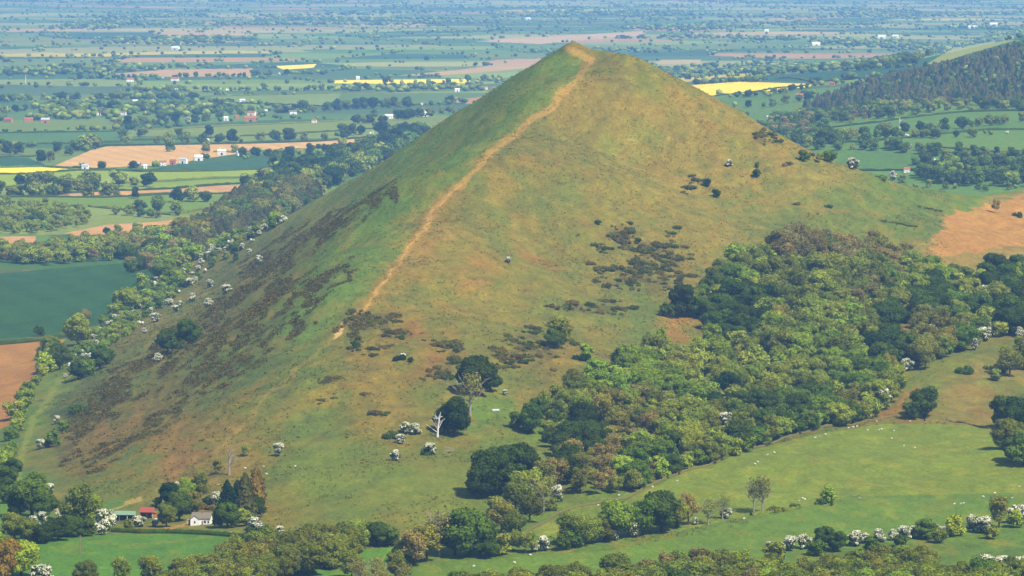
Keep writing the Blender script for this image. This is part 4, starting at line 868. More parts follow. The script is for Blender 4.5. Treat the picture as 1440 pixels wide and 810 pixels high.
for q, (P, sp, hh, zone) in enumerate(ROWS):
    rr = random.Random(q * 7 + 1)
    for (ax, ay), (bx, by) in zip(P[:-1], P[1:]):
        n = max(1, int(math.hypot(bx - ax, by - ay) / sp))
        for i in range(n):
            if rr.random() < .12: continue
            t = (i + rr.uniform(.1, .9)) / n; px, py = ax + (bx - ax) * t, ay + (by - ay) * t + rr.uniform(-1, 1)
            p = hitfar(px, py)
            if p is None: continue
            x, y, z = p; h = hh * rr.uniform(.65, 1.2) * y / F
            i_, t_ = ucol(x / y)
            if y > 3000 and float(hillres(np.array([x]), np.array([y]))[0]) > 3: continue
            kd = 'haw' if rr.random() < .06 else 'broad'
            TREES.append([kd, x, y, ground(x, y), h * (.5 if kd == 'haw' else 1), rr.uniform(.9, 1.25), 'blossom' if kd == 'haw' else rr.choice(['dark green', 'deep green', 'mid green', 'dull olive', 'blue green', 'olive']), zone, px, py])

# gorse on the open slopes (centre, half width, half height, number)
GORSE = [(878, 328, 22, 10, 12), (905, 348, 34, 12, 17), (935, 362, 22, 14, 14), (885, 385, 34, 10, 12), (920, 392, 30, 16, 20), (872, 398, 26, 6, 8), (850, 378, 14, 8, 6), (845, 350, 10, 6, 4), (945, 335, 12, 10, 5), (955, 385, 16, 12, 7), (905, 372, 30, 10, 12), (795, 430, 15, 6, 6), (832, 436, 12, 8, 6), (870, 434, 12, 7, 6), (850, 424, 10, 3, 3),
 (720, 478, 14, 5, 6), (755, 470, 14, 6, 5), (745, 488, 26, 8, 11), (735, 508, 34, 10, 16), (700, 498, 14, 6, 5), (620, 486, 20, 8, 10), (640, 490, 10, 6, 4), (615, 528, 16, 8, 9), (650, 520, 14, 8, 7), (700, 518, 12, 8, 5), (640, 508, 14, 5, 5), (805, 484, 6, 4, 2), (560, 470, 22, 5, 8), (505, 482, 8, 5, 3), (522, 500, 5, 3, 1), (540, 488, 10, 4, 3), (497, 486, 10, 6, 3),
 (465, 535, 10, 3, 4), (1075, 188, 18, 8, 12), (1090, 198, 14, 6, 7), (968, 262, 7, 5, 4), (975, 250, 7, 4, 3), (965, 272, 6, 3, 2), (1105, 232, 5, 3, 2), (1135, 222, 9, 4, 3), (815, 330, 4, 3, 1), (842, 312, 3, 2, 1), (510, 555, 5, 3, 1), (535, 580, 8, 4, 3), (455, 560, 10, 8, 2), (780, 520, 5, 3, 1), (1130, 290, 40, 10, 2), (548, 448, 14, 6, 6), (520, 452, 20, 8, 10), (500, 446, 16, 8, 6)]
for q, (cx_, cy_, a, b, n) in enumerate(GORSE):
    rr = random.Random(q + 900)
    for i in range(int(n * 1.8)):
        px, py = cx_ + max(-1.6, min(1.6, rr.gauss(0, .6))) * a, cy_ + max(-1.6, min(1.6, rr.gauss(0, .6))) * b
        plant('gorse', px, py, (2.6 + 4.6 * rr.random() ** 1.5) * (1 if cy_ > 300 else .75), rr.choice(['charcoal green', 'brown green', 'charcoal green', 'dark green', 'purple brown']), 'gorse', rr.uniform(.8, 1.3))
# long shallow heather banks on the far pasture
for (px, py) in [(1245, 311), (1255, 313), (1265, 315), (1275, 317), (1285, 318), (1292, 291), (1302, 293), (1312, 295), (1322, 297)]:
    plant('gorse', px, py, 2.6, 'charcoal green', 'gorse', 2.0)
# ------------------------------------------------------------------ which plants are things, which melt into the mass
KNAME = {'oak': ('oak_tree', 'tree'), 'broad': ('broadleaf_tree', 'tree'), 'sparse': ('ash_tree', 'tree'), 'bare': ('thin_crowned_tree', 'tree'), 'haw': ('hawthorn_bush', 'hawthorn'), 'conifer': ('conifer_tree', 'conifer'), 'gorse': ('gorse_bush', 'gorse bush')}
cap = {'oak': 292, 'broad': 292, 'sparse': 285, 'bare': 120, 'haw': 250, 'conifer': 230, 'gorse': 292}
for t in TREES:
    kd, x, y, z, h = t[:5]
    px, py = project(x, y, z + h)
    t.append(h / y * F)
    infr = -18 < t[8] < 1458 and py < 812 and -10 < py
    vis = visible(x, y, z + h) and infr
    t.append(vis)
byk = {}
for t in TREES:
    if t[11]: byk.setdefault('oak' if t[0] == 'broad' and t[6] in ('dark green', 'deep green', 'blue green', 'mid green') else t[0], []).append(t)
chosen = set(); mass = []
for kd, L_ in byk.items():
    L_.sort(key=lambda t: -t[10])
    for i, t in enumerate(L_):
        if i < cap[kd] and t[10] > (7 if kd != 'gorse' else 2): chosen.add(id(t))
for t in TREES:
    if id(t) not in chosen and t[1] == t[1]:
        if t[11] or abs(t[8] - 720) < 900: mass.append(t)
print('plants', len(TREES), 'things', len(chosen), {k_: len(v) for k_, v in byk.items()})

# landmarks that the labels refer to
LM = [(805, 66, 'the summit knoll'), (715, 370, 'the lone slope hawthorn'), (617, 596, 'the white dead tree'), (661, 570, 'the tall thin-crowned tree'), (322, 660, 'the grey dead trunk'), (284, 725, 'the white cottage'), (208, 716, 'the red roofed shed'), (173, 718, 'the green roofed barn'),
      (345, 700, 'the cottage conifers'), (710, 670, 'the dark oak clump'), (1300, 575, 'the lone domed tree'), (1165, 698, 'the little pasture tree'), (1065, 700, 'the twin bare trees'), (113, 765, 'the wooden pole'), (1003, 480, 'the bright lime-green tree'), (660, 750, 'the big brookside tree'), (915, 735, 'the paired hedge oaks'),
      (480, 470, 'the lower path end'), (590, 325, 'the bare path scar'), (100, 420, 'the blue-green barley field'), (30, 530, 'the brown ploughed field'), (300, 210, 'the long tan field'), (1060, 125, 'the yellow rape field'), (1400, 305, 'the red bracken bank'), (1390, 100, 'the dark conifer ridge'), (1180, 360, 'the grey bare-twig grove'),
      (958, 430, 'the dark wood-corner tree'), (1200, 640, 'the big sheep pasture'), (200, 775, 'the vivid green meadow'), (786, 470, 'the slope-foot olive tree'), (177, 430, 'the yellow-green field tree'), (1100, 190, 'the skyline gorse patch'), (915, 370, 'the main gorse patch'), (735, 500, 'the lower gorse patch'), (620, 495, 'the mid gorse patch'),
      (520, 452, 'the path-side gorse patch'), (50, 240, 'the yellow corner strip'), (250, 265, 'the striped lime fields'), (1430, 440, 'the dark edge trees'), (1275, 470, 'the bracken glade'), (250, 485, 'the dark flank trees'), (40, 600, 'the green foot track'), (340, 165, 'the red brick farm'), (250, 228, 'the white farmstead'), (1410, 640, 'the field-corner trees'), (1250, 750, 'the white blossom hedge'), (1125, 500, 'the middle of the wood'), (850, 560, 'the wood\'s lower tip'), (850, 680, 'the brown walled corner'), (1100, 600, 'the wall below the wood'), (560, 765, 'the brook hedge gap')]
ORD = ['nearest', 'second', 'third', 'fourth', 'fifth', 'sixth', 'seventh', 'eighth', 'ninth', 'tenth', 'eleventh', 'twelfth', 'thirteenth', 'fourteenth', 'fifteenth', 'sixteenth', 'seventeenth', 'eighteenth', 'nineteenth', 'twentieth'] + ['%dth' % i for i in range(21, 99)]
def sizeword(h, kd):
    a, b = {'gorse': (1.6, 2.6), 'haw': (4.2, 6.5)}.get(kd, (9.5, 14))
    return 'small' if h < a else 'tall' if h > b else 'middling'
KW = {'broad': 'leafy tree', 'sparse': 'twiggy tree', 'bare': 'thin-crowned tree', 'haw': 'blossoming hawthorn', 'conifer': 'conifer', 'gorse': 'gorse bush'}
CW = {'blossom': 'white', 'charcoal green': 'dark', 'purple brown': 'dusky brown', 'brown green': 'brownish', 'blue green': 'dark bluish'}
def bearing(dx, dy):
    a = math.degrees(math.atan2(-dy * 1.6, dx)) % 360
    return ['right of', 'above right of', 'above', 'above left of', 'left of', 'below left of', 'below', 'below right of'][int(((a + 22.5) % 360) // 45)]
lab = {}
for t in TREES:
    if id(t) not in chosen: continue
    px, py = t[8], t[9] - t[10] * .5
    l = min(LM, key=lambda m_: (m_[0] - px) ** 2 + ((m_[1] - py) * 1.6) ** 2)
    dx, dy = px - l[0], py - l[1]
    key = (sizeword(t[4], t[0]), CW.get(t[6], t[6]), KW[t[0]], bearing(dx, dy), l[2])
    lab.setdefault(key, []).append((math.hypot(dx, dy), t))
LABEL = {}
for key, L_ in lab.items():
    L_.sort(key=lambda a: a[0])
    for i, (_, t) in enumerate(L_):
        o = '' if len(L_) == 1 else ORD[i] + ' '
        LABEL[id(t)] = f'{o}{key[0]} {key[1]} {key[2]}, {key[3]} {key[4]}'
GROUPS = {'gorse': 'gorse bushes on the hillside', 'haw': 'hawthorns in blossom', 'conifer': 'conifers', 'broad': 'leafy trees', 'sparse': 'trees coming into leaf', 'bare': 'thin crowned trees'}
prs = random.Random(77)
def tcol(cn, amt=.32):
    c = alb(*TC[cn], 2.15); v = 1 + prs.uniform(-amt, amt); g = prs.uniform(-.06, .14)
    return (float(c[0] * v * (1 + g)), float(c[1] * v), float(c[2] * v * (1 - g)), 1)
for t in TREES:
    if id(t) not in chosen: continue
    kd, x, y, z, h, wf, cn = t[:7]
    T = TEMPL['farbroad' if (kd in ('broad', 'sparse') and t[10] < 22 and y > 3900) else kd]
    me, tme, th, tr = T[prs.randrange(len(T))]
    s = h / th
    if kd == 'gorse': sx = s * .85 * wf
    else: sx = s * wf
    name, cat = KNAME['oak' if kd == 'broad' and cn in ('dark green', 'deep green', 'blue green', 'mid green') else kd]
    tiny = t[10] < 14 or tme is None
    if tiny:
        o = D.objects.new(name, me); COL.objects.link(o); o.color = tcol(cn); root = o
    else:
        root = empty(name)
        c = D.objects.new('crown', me); c.parent = root; COL.objects.link(c); c.color = tcol(cn)
        tk = D.objects.new('trunk', tme); tk.parent = root; COL.objects.link(tk)
    root.location = (x, y, z - (.05 if kd != 'gorse' else .1)); root.rotation_euler = (0, 0, prs.uniform(0, 6.28)); root.scale = (sx * prs.uniform(.9, 1.1), sx * prs.uniform(.9, 1.1), s)
    tag(root, LABEL[id(t)], cat, GROUPS[kd])

# ------------------------------------------------------------------ the uncounted mass: far woods and hedgerow trees in one object
def far_extra():
    out = []
    rng = np.random.default_rng(55)
    def add(x, y, h, w_, cn): out.append((x, y, h, w_, cn))
    # trees along the field edges
    for (y0, y1, n, h0, h1) in [(3500, 6500, 20000, 6, 12), (6500, 10000, 25000, 5, 11), (10000, 15000, 28000, 5, 11), (15000, 24000, 26000, 6, 12)]:
        yy = rng.uniform(y0, y1, n); xx = rng.uniform(-.15, .15, n) * yy
        idx, e = cellinfo(xx, yy)
        keep = (e < 5 + yy * .0005) & (vnoise(idx * 3.7, idx * .13 + xx / 90, 3) + rng.random(n) * .3 > .34)
        for x, y in zip(xx[keep], yy[keep]): add(x, y, rng.uniform(h0, h1), rng.uniform(1., 1.5), None)
    # copses
    for (y0, y1, n) in [(6500, 10000, 9000), (10000, 16000, 16000), (16000, 24000, 14000)]:
        yy = rng.uniform(y0, y1, n); xx = rng.uniform(-.15, .15, n) * yy
        k_ = fbm(xx / 420, yy / 700, 3, 66)
        keep = k_ > .615
        for x, y in zip(xx[keep], yy[keep]): add(x, y, rng.uniform(8, 14), rng.uniform(1.1, 1.7), None)
    return out
ex = far_extra()
xs = np.array([e[0] for e in ex]); ys = np.array([e[1] for e in ex])
hr = np.abs(hillres(xs, ys)); zz = base(xs, ys); ppx, ppy = project(xs, ys, zz)
bad = (hr > 2) & (ys < 4600)
for c, P, nm in POLY:
    P = np.array(P, float); cen = P.mean(0)
    bad |= inpoly(ppx, ppy, cen + (P - cen) * np.array([.97, .88]))
bad |= (ys < 7600) & (xs > 150) & (ys < 5300)
bad |= (ys < 5200) & (xs < 150)
rngm = np.random.default_rng(91)
MV, MF, MC = [], [], []
off = 0
def blob(x, y, z, h, w_, col, big):
    global off
    iv, jf = ICO1 if big else ICO0
    parts = 3 if big else 1
    for k_ in range(parts):
        r = h * .5 * w_ * (.62 if parts > 1 else 1)
        cx_, cy_ = (rngm.normal(0, h * .26, 2) if parts > 1 else (0, 0))
        cz = h * (.52 if parts == 1 else rngm.uniform(.38, .66))
        p = iv * rngm.uniform(.72, 1.18, (len(iv), 1)) * np.array([r, r, h * (.5 if parts == 1 else .36)]) + np.array([x + cx_, y + cy_, z + cz])
        MV.append(p); MF.append(jf + off); off += len(p)
        MC.append(np.tile(np.array(col[:3]) * rngm.uniform(.85, 1.15), (len(p), 1)))
fc = ['dark green', 'mid green', 'deep green', 'olive', 'dull olive', 'blue green', 'mid green']
ng = 0
for i in np.nonzero(~bad)[0]:
    x, y, h, w_, _ = ex[i]; 
    blob(x, y, zz[i], h, w_, tcol(fc[rngm.integers(len(fc))], .28), y < 6200); ng += 1
for k_ in RAW: RAW[k_] = [(v_, f_ if isinstance(f_, np.ndarray) else np.array([f if len(f) == 4 else (f[0], f[1], f[2], f[2]) for f in f_ if len(f) <= 4]), h_) for v_, f_, h_ in RAW[k_]]
GM = []
BV, BF, BC, boff, nb_ = [], [], [], 0, 0
for t in mass:
    if t[0] == 'gorse': GM.append(t); continue
    if t[10] < 9: blob(t[1], t[2], t[3], t[4], 1.0 * t[5], tcol(t[6], .2) if t[0] != 'haw' else (.4, .4, .32), True); continue
    V_, F_, h_ = RAW[{'conifer': 'conifer', 'haw': 'haw', 'sparse': 'sparse'}.get(t[0], 'farbroad')][rngm.integers(4)]
    
    s_ = t[4] / h_; a_ = rngm.uniform(0, 6.28); ca, sa = math.cos(a_) * s_ * t[5], math.sin(a_) * s_ * t[5]
    p = np.c_[V_[:, 0] * ca - V_[:, 1] * sa + t[1], V_[:, 0] * sa + V_[:, 1] * ca + t[2], V_[:, 2] * s_ + t[3]]
    BV.append(p); BF.append(F_ + boff); boff += len(p); BC.append(np.tile(np.array(tcol(t[6], .2)[:3] if t[0] != 'haw' else (.4, .4, .32)), (len(p), 1))); nb_ += 1
if BV:
    bf = np.concatenate(BF); me_ = np.concatenate(BV); tri = bf[:, 2] == bf[:, 3]
    # triangles of the inner masses and quads of the leaves, kept in one mesh
    q_ = bf[~tri]; allf = np.concatenate([bf[tri][:, :3], q_[:, :3], q_[:, [0, 2, 3]]])
    bo = mk('woodland_trees', me_, allf, M_MASS, tint=np.concatenate(BC)); tag(bo, 'further trees filling the woods behind the single ones', None, None, 'stuff')
print('baked', nb_)
if GM:
    gv, gf2, gc, go = [], [], [], 0
    for t in GM:
        V_, F_, h_ = RAW['gorse'][rngm.integers(6)]; s_ = t[4] / h_; a_ = rngm.uniform(0, 6.28); ca, sa = math.cos(a_) * s_ * .85 * t[5], math.sin(a_) * s_ * .85 * t[5]
        p = np.c_[V_[:, 0] * ca - V_[:, 1] * sa + t[1], V_[:, 0] * sa + V_[:, 1] * ca + t[2], V_[:, 2] * s_ + t[3] - .1]
        gf2.append(F_ + go); gv.append(p); go += len(p); gc.append(np.tile(np.array(tcol(t[6], .25)[:3]), (len(p), 1)))
    bf = np.concatenate(gf2); tri = bf[:, 2] == bf[:, 3]; q_ = bf[~tri]
    so_ = mk('scrub', np.concatenate(gv), np.concatenate([bf[tri][:, :3], q_[:, :3], q_[:, [0, 2, 3]]]), M_MASS, tint=np.concatenate(gc)); tag(so_, 'low scrub between the single gorse bushes', None, None, 'stuff')
m_o = mk('woodland', np.concatenate(MV), np.concatenate(MF), M_MASS, tint=np.concatenate(MC))
tag(m_o, 'far hedgerow trees and copses across the hazy plain', None, None, 'stuff')
print('mass trees', ng, len(mass), off)

# heather and low scrub on the left flank
rng = np.random.default_rng(31); n = 300000
qy = rng.uniform(1900, 3650, n); qx = rng.uniform(-330, 10, n)
iu = np.searchsorted(Us, qx / qy); iv_ = np.searchsorted(Yv, qy)
pX = PX[iv_, iu]; pY = PYY[iv_, iu]
hmv, sv = heathfn(qx, qy, pX, pY)
dens = np.maximum(hm[iv_, iu], 0)
keep = (rng.random(n) < dens * .75) & (np.abs(H[iv_, iu]) > 4)
keep |= (rng.random(n) < .008) & (H[iv_, iu] > 8) & (pX < 420) & (pY > 380)
qx, qy = qx[keep], qy[keep]; qz = Z[iv_, iu][keep]
nt_ = len(qx); print('heather tufts', nt_)
k_ = 9
base_ = np.repeat(np.c_[qx, qy, qz], k_, axis=0)
rad = np.repeat(rng.uniform(.5, 1.5, nt_), k_)
d = rng.normal(0, 1, (nt_ * k_, 3)); d[:, 2] = np.abs(d[:, 2]) * .8; d /= np.linalg.norm(d, axis=1, keepdims=True)
P = base_ + d * rad[:, None] * np.array([1, 1.1, .75])
V, Q = leafquads(P, d, rng.uniform(.45, .95, len(P)) * (.6 + rad * .3), rng, .5)
pal = 1.6 * np.array([alb(86, 80, 46), alb(74, 76, 40), alb(66, 74, 38), alb(98, 86, 52), alb(84, 90, 44), alb(112, 94, 58)])
hc_ = np.repeat(pal[rng.integers(0, len(pal), nt_)] * rng.uniform(.75, 1.2, (nt_, 1)), k_ * 4, axis=0)
# tussocks and rushes: fine grain of the unmown slopes
rng = np.random.default_rng(33); n = 90000
ty = rng.uniform(1600, 3300, n); tx = rng.uniform(-330, 330, n)
iu = np.clip(np.searchsorted(Us, tx / ty), 0, NU - 1); iv_ = np.searchsorted(Yv, ty); px_, py_ = PX[iv_, iu], PYY[iv_, iu]
kp = (H[iv_, iu] > 4) & (REG[iv_, iu] == 0) & (px_ > 20) & (px_ < 1330) & (rng.random(n) < (.25 - .2 * ((py_ > 610) & (px_ > 400))) + .9 * sstep(.45, .6, fbm(tx / 20, ty / 32, 3, 99)))
tx, ty, tz, tc = tx[kp], ty[kp], Z[iv_, iu][kp], C[iv_, iu][kp]
k2 = 4; b2 = np.repeat(np.c_[tx, ty, tz + .1], k2, axis=0); d2_ = rng.normal(0, 1, b2.shape); d2_[:, 2] = np.abs(d2_[:, 2]) + .3
V2, Q2 = leafquads(b2 + d2_ * np.array([.5, .7, .18]), d2_, rng.uniform(.3, .85, len(b2)), rng, .3)
mixc = np.array([alb(172, 148, 84), alb(110, 108, 50), alb(106, 128, 50), alb(150, 112, 66)])[rng.choice(4, len(tx), p=[.3, .32, .26, .12])]
tus = mk('tussock_grass', V2, Q2, M_MASS, tint=np.repeat(tc * .55 + mixc * .5, k2 * 4, axis=0)); tag(tus, 'rough tussocky grass scattered over the hill', None, None, 'stuff')
ho = mk('heather', V, Q, M_MASS, tint=hc_); tag(ho, 'dark heather and bilberry scrub striping the left flank', None, None, 'stuff')
# ------------------------------------------------------------------ buildings
M_WHITE = flat('white_render', (.58, .57, .54), .9, .1, .06); M_BRICK = flat('red_brick', alb(205, 150, 125), .9, .1, .15); M_STONE = flat('pale_stone', alb(200, 180, 150), .9, .1, .15)
M_SLATE = flat('mossy_slate', (.12, .10, .07), .8, .2, .2); M_TILE = flat('red_tile', alb(185, 120, 100), .85, .1, .15); M_REDTIN = flat('red_painted_tin', (.21, .04, .022), .6, .3, .1)
M_GREENTIN = flat('green_painted_tin', (.11, .17, .10), .6, .3, .1); M_DARK = flat('painted_opening_shade', (.02, .02, .02), .9, .1, .1); M_WOOD = flat('weathered_wood', (.16, .12, .085), .9, .1, .2)  # M_DARK puts the shade inside openings into a flat near-black colour
M_PALETIN = flat('pale_roof_sheet', (.46, .46, .44), .6, .3, .06); M_GREYTIN = flat('grey_roof_sheet', (.30, .30, .31), .6, .3, .08); M_GLASS = flat('window_glass', (.03, .04, .05), .15, .5, .05); M_CREAM = flat('cream_render', (.6, .52, .38), .9, .1, .06)
M_CHIM = flat('chimney_brick', (.25, .10, .06), .9, .1, .15)
def boxm(x0, x1, y0, y1, z0, z1):
    v = [(x, y, z) for z in (z0, z1) for y in (y0, y1) for x in (x0, x1)]
    return v, [(0, 2, 3, 1), (4, 5, 7, 6), (0, 1, 5, 4), (2, 6, 7, 3), (0, 4, 6, 2), (1, 3, 7, 5)]
def gable(w, d, e, r, z0=-1.5):
    """walls with two gables, ridge along x"""
    w, d = w / 2, d / 2
    v = [(-w, -d, z0), (w, -d, z0), (w, d, z0), (-w, d, z0), (-w, -d, e), (w, -d, e), (w, d, e), (-w, d, e), (-w, 0, r - .12), (w, 0, r - .12)]
    return v, [(0, 1, 5, 4), (2, 3, 7, 6), (1, 2, 6, 9, 5), (3, 0, 4, 8, 7), (4, 5, 9, 8), (6, 7, 8, 9), (3, 2, 1, 0)]
def roofm(w, d, e, r, o=.35, t=.16):
    w, dd = w / 2 + o, d / 2 + o; e2 = e - (r - e) * o / (d / 2)
    pts = [(-dd, e2), (0, r), (dd, e2)]; v = []
    for x in (-w, w):
        for (y, z) in pts: v.append((x, y, z))
        for (y, z) in pts: v.append((x, y, z + t))
    f = [(0, 1, 7, 6), (1, 2, 8, 7), (3, 9, 10, 4), (4, 10, 11, 5), (0, 6, 9, 3), (2, 5, 11, 8), (0, 3, 4, 1), (1, 4, 5, 2), (6, 7, 10, 9), (7, 8, 11, 10)]
    return v, f
def part(nm, geo, m, root): return mk(nm, np.array(geo[0], float), list(geo[1]), m, parent=root)
def house(px, py, wpx, label, wall=None, roof=None, cat='house', rot=0., tall=1.0, dep=.55, name='house', win=3, far_=True, grp=None, door=True):
    p = (hitfar if far_ else hit)(px, py)
    if p is None: return
    x, y, z = p; w = .85 * wpx * y / F; d = max(5, min(w * dep, 12)); e = 4.4 * tall if w > 7 else 3.2 * tall; r = e + d * .36
    root = empty(name, (x, y, ground(x, y)), rot); tag(root, label, cat, grp)
    part('wall', gable(w, d, e, r), wall or M_WHITE, root); rf = part('roof', roofm(w, d, e, r), roof or M_SLATE, root)
    if win:
        c = part('chimney', boxm(w * .3, w * .3 + .9, -.45, .45, r - .8, r + 1.1), M_CHIM, rf)
        for i in range(win):
            xw = -w / 2 + w * (i + .5) / win
            if door and i == win // 2 and win > 1:
                part('door', boxm(xw - .5, xw + .5, -d / 2 - .06, -d / 2 + .02, 0, 2.1), M_WOOD, root)
                part('window', boxm(xw - .5, xw + .5, -d / 2 - .05, -d / 2 + .02, 2.7, 3.8), M_GLASS, root)
            else: part('window', boxm(xw - .55, xw + .55, -d / 2 - .05, -d / 2 + .02, 1.1, 2.3), M_GLASS, root)
    else: part('doorway', boxm(-w * .1, w * .12, -d / 2 - .05, -d / 2 + .02, 0, e * .55), M_DARK, root)  # solid panel on the wall, the doorway's inner shade painted as its colour
    return root

# the cottage under the hill
x, y, _ = hit(284, 737); z = ground(x, y)
ctg = empty('cottage', (x, y, z), math.radians(-8)); ctg.scale = (.88, .88, .88); tag(ctg, 'small white cottage with a mossy brown slate roof under the hill', 'cottage')
part('wall', gable(9.6, 5.2, 3.5, 5.9, -1.5), M_WHITE, ctg); rf = part('roof', roofm(9.6, 5.2, 3.5, 5.9, .4, .2), M_SLATE, ctg)
ch = part('chimney', boxm(-.2, .75, -.4, .45, 5.3, 7.3), M_CHIM, rf); part('chimney_pot', tube([(.27, 0, 7.3), (.27, 0, 7.8)], [.18, .16], 8), M_BRICK, rf)
v, f = gable(3.4, 4.6, 3.3, 5.0, -1.5); v = [(yy_ * 1.0 - 2.6, -(xx_) - 3.2, zz_) for xx_, yy_, zz_ in v]; part('front_wing', (v, f), M_WHITE, ctg)
v, f = roofm(3.4, 4.6, 3.3, 5.0, .3, .18); v = [(yy_ - 2.6, -(xx_) - 3.2, zz_) for xx_, yy_, zz_ in v]; part('wing_roof', (v, f), M_SLATE, ctg)
for (a, b, yy_, z0, z1) in [(-2.95, -2.25, -4.96, 1.2, 2.3), (1.6, 2.7, -2.64, 1.0, 2.2), (3.5, 4.3, -2.64, 1.0, 2.2)]:
    wn = part('window', boxm(a, b, yy_ - .06, yy_ + .03, z0, z1), M_GLASS, ctg); part('frame', boxm(a - .09, b + .09, yy_ - .03, yy_ + .02, z0 - .1, z0 - .01), M_WOOD, wn)
part('door', boxm(.4, 1.2, -2.68, -2.58, 0, 2.0), M_WOOD, ctg)
part('lean_to_roof', ([(-7.3, -2.8, 2.2), (-5.0, -2.8, 3.1), (-5.0, 2.0, 3.1), (-7.3, 2.0, 2.2), (-7.3, -2.8, 2.35), (-5.0, -2.8, 3.25), (-5.0, 2.0, 3.25), (-7.3, 2.0, 2.35)], [(0, 3, 2, 1), (4, 5, 6, 7), (0, 1, 5, 4), (1, 2, 6, 5), (2, 3, 7, 6), (3, 0, 4, 7)]), M_GREYTIN, ctg)
part('lean_to_back', boxm(-7.2, -5.0, 1.7, 1.85, -.8, 2.3), M_WOOD, ctg); part('post', boxm(-7.2, -7.05, -2.7, -2.55, -.8, 2.25), M_WHITE, ctg)
# red roofed shed
x, y, _ = hit(209, 728); z = ground(x, y)
sh = empty('shed', (x, y, z), math.radians(-4)); tag(sh, 'open fronted timber shed with a red tin roof beside the cottage garden', 'shed')
part('back_wall', boxm(-3.4, 2.2, 2.2, 2.35, -1, 3.4), M_WOOD, sh); part('side_wall', boxm(-3.55, -3.4, -2.2, 2.35, -1, 2.7), M_WOOD, sh)
part('brick_bay', boxm(2.2, 3.9, -2.0, 2.2, -1, 2.5), M_BRICK, sh)
part('roof', ([(-3.9, -2.6, 2.75), (2.9, -2.6, 2.75), (2.4, 2.7, 4.3), (-4.2, 2.7, 4.3), (-3.9, -2.6, 2.9), (2.9, -2.6, 2.9), (2.4, 2.7, 4.45), (-4.2, 2.7, 4.45)], [(0, 3, 2, 1), (4, 5, 6, 7), (0, 1, 5, 4), (1, 2, 6, 5), (2, 3, 7, 6), (3, 0, 4, 7)]), M_REDTIN, sh)
part('bay_roof', boxm(2.3, 4.1, -2.3, 2.3, 2.52, 2.65), M_TILE, sh)
for xx_ in (-3.4, -.6, 2.0): part('post', boxm(xx_, xx_ + .16, -2.25, -2.09, -1, 2.76), M_PALETIN if xx_ == 2.0 else M_WOOD, sh)
# green roofed pole barn
x, y, _ = hit(173, 731); z = ground(x, y)
bn = empty('pole_barn', (x, y, z), math.radians(6)); tag(bn, 'open pole barn with a shallow faded green tin roof', 'barn')
part('roof', ([(-5.8, -3.6, 3.0), (5.8, -3.6, 2.7), (5.8, 3.6, 3.4), (-5.8, 3.6, 3.7), (-3.0, 0, 4.3), (3.0, 0, 4.1), (-5.8, -3.6, 2.85), (5.8, -3.6, 2.55), (5.8, 3.6, 3.25), (-5.8, 3.6, 3.55)],
     [(0, 1, 5, 4), (1, 2, 5), (2, 3, 4, 5), (3, 0, 4), (9, 8, 7, 6), (0, 6, 7, 1), (1, 7, 8, 2), (2, 8, 9, 3), (3, 9, 6, 0)]), M_GREENTIN, bn)
for xx_, yy_, mm_ in [(-5.4, -3.2, M_WOOD), (-1.8, -3.2, M_WOOD), (1.8, -3.2, M_WHITE), (5.2, -3.2, M_WOOD), (-5.4, 3.2, M_WOOD), (-1.8, 3.2, M_WOOD), (1.8, 3.2, M_WOOD), (5.2, 3.2, M_WOOD)]:
    part('post', boxm(xx_, xx_ + .2, yy_, yy_ + .2, -1, 3.4 if yy_ > 0 else 2.8), mm_, bn)
part('back_shade_board', boxm(-5.3, 5.3, 3.4, 3.5, -1, 3.2), M_DARK, bn)  # near-black board, painted to stand for the shade under the open roof

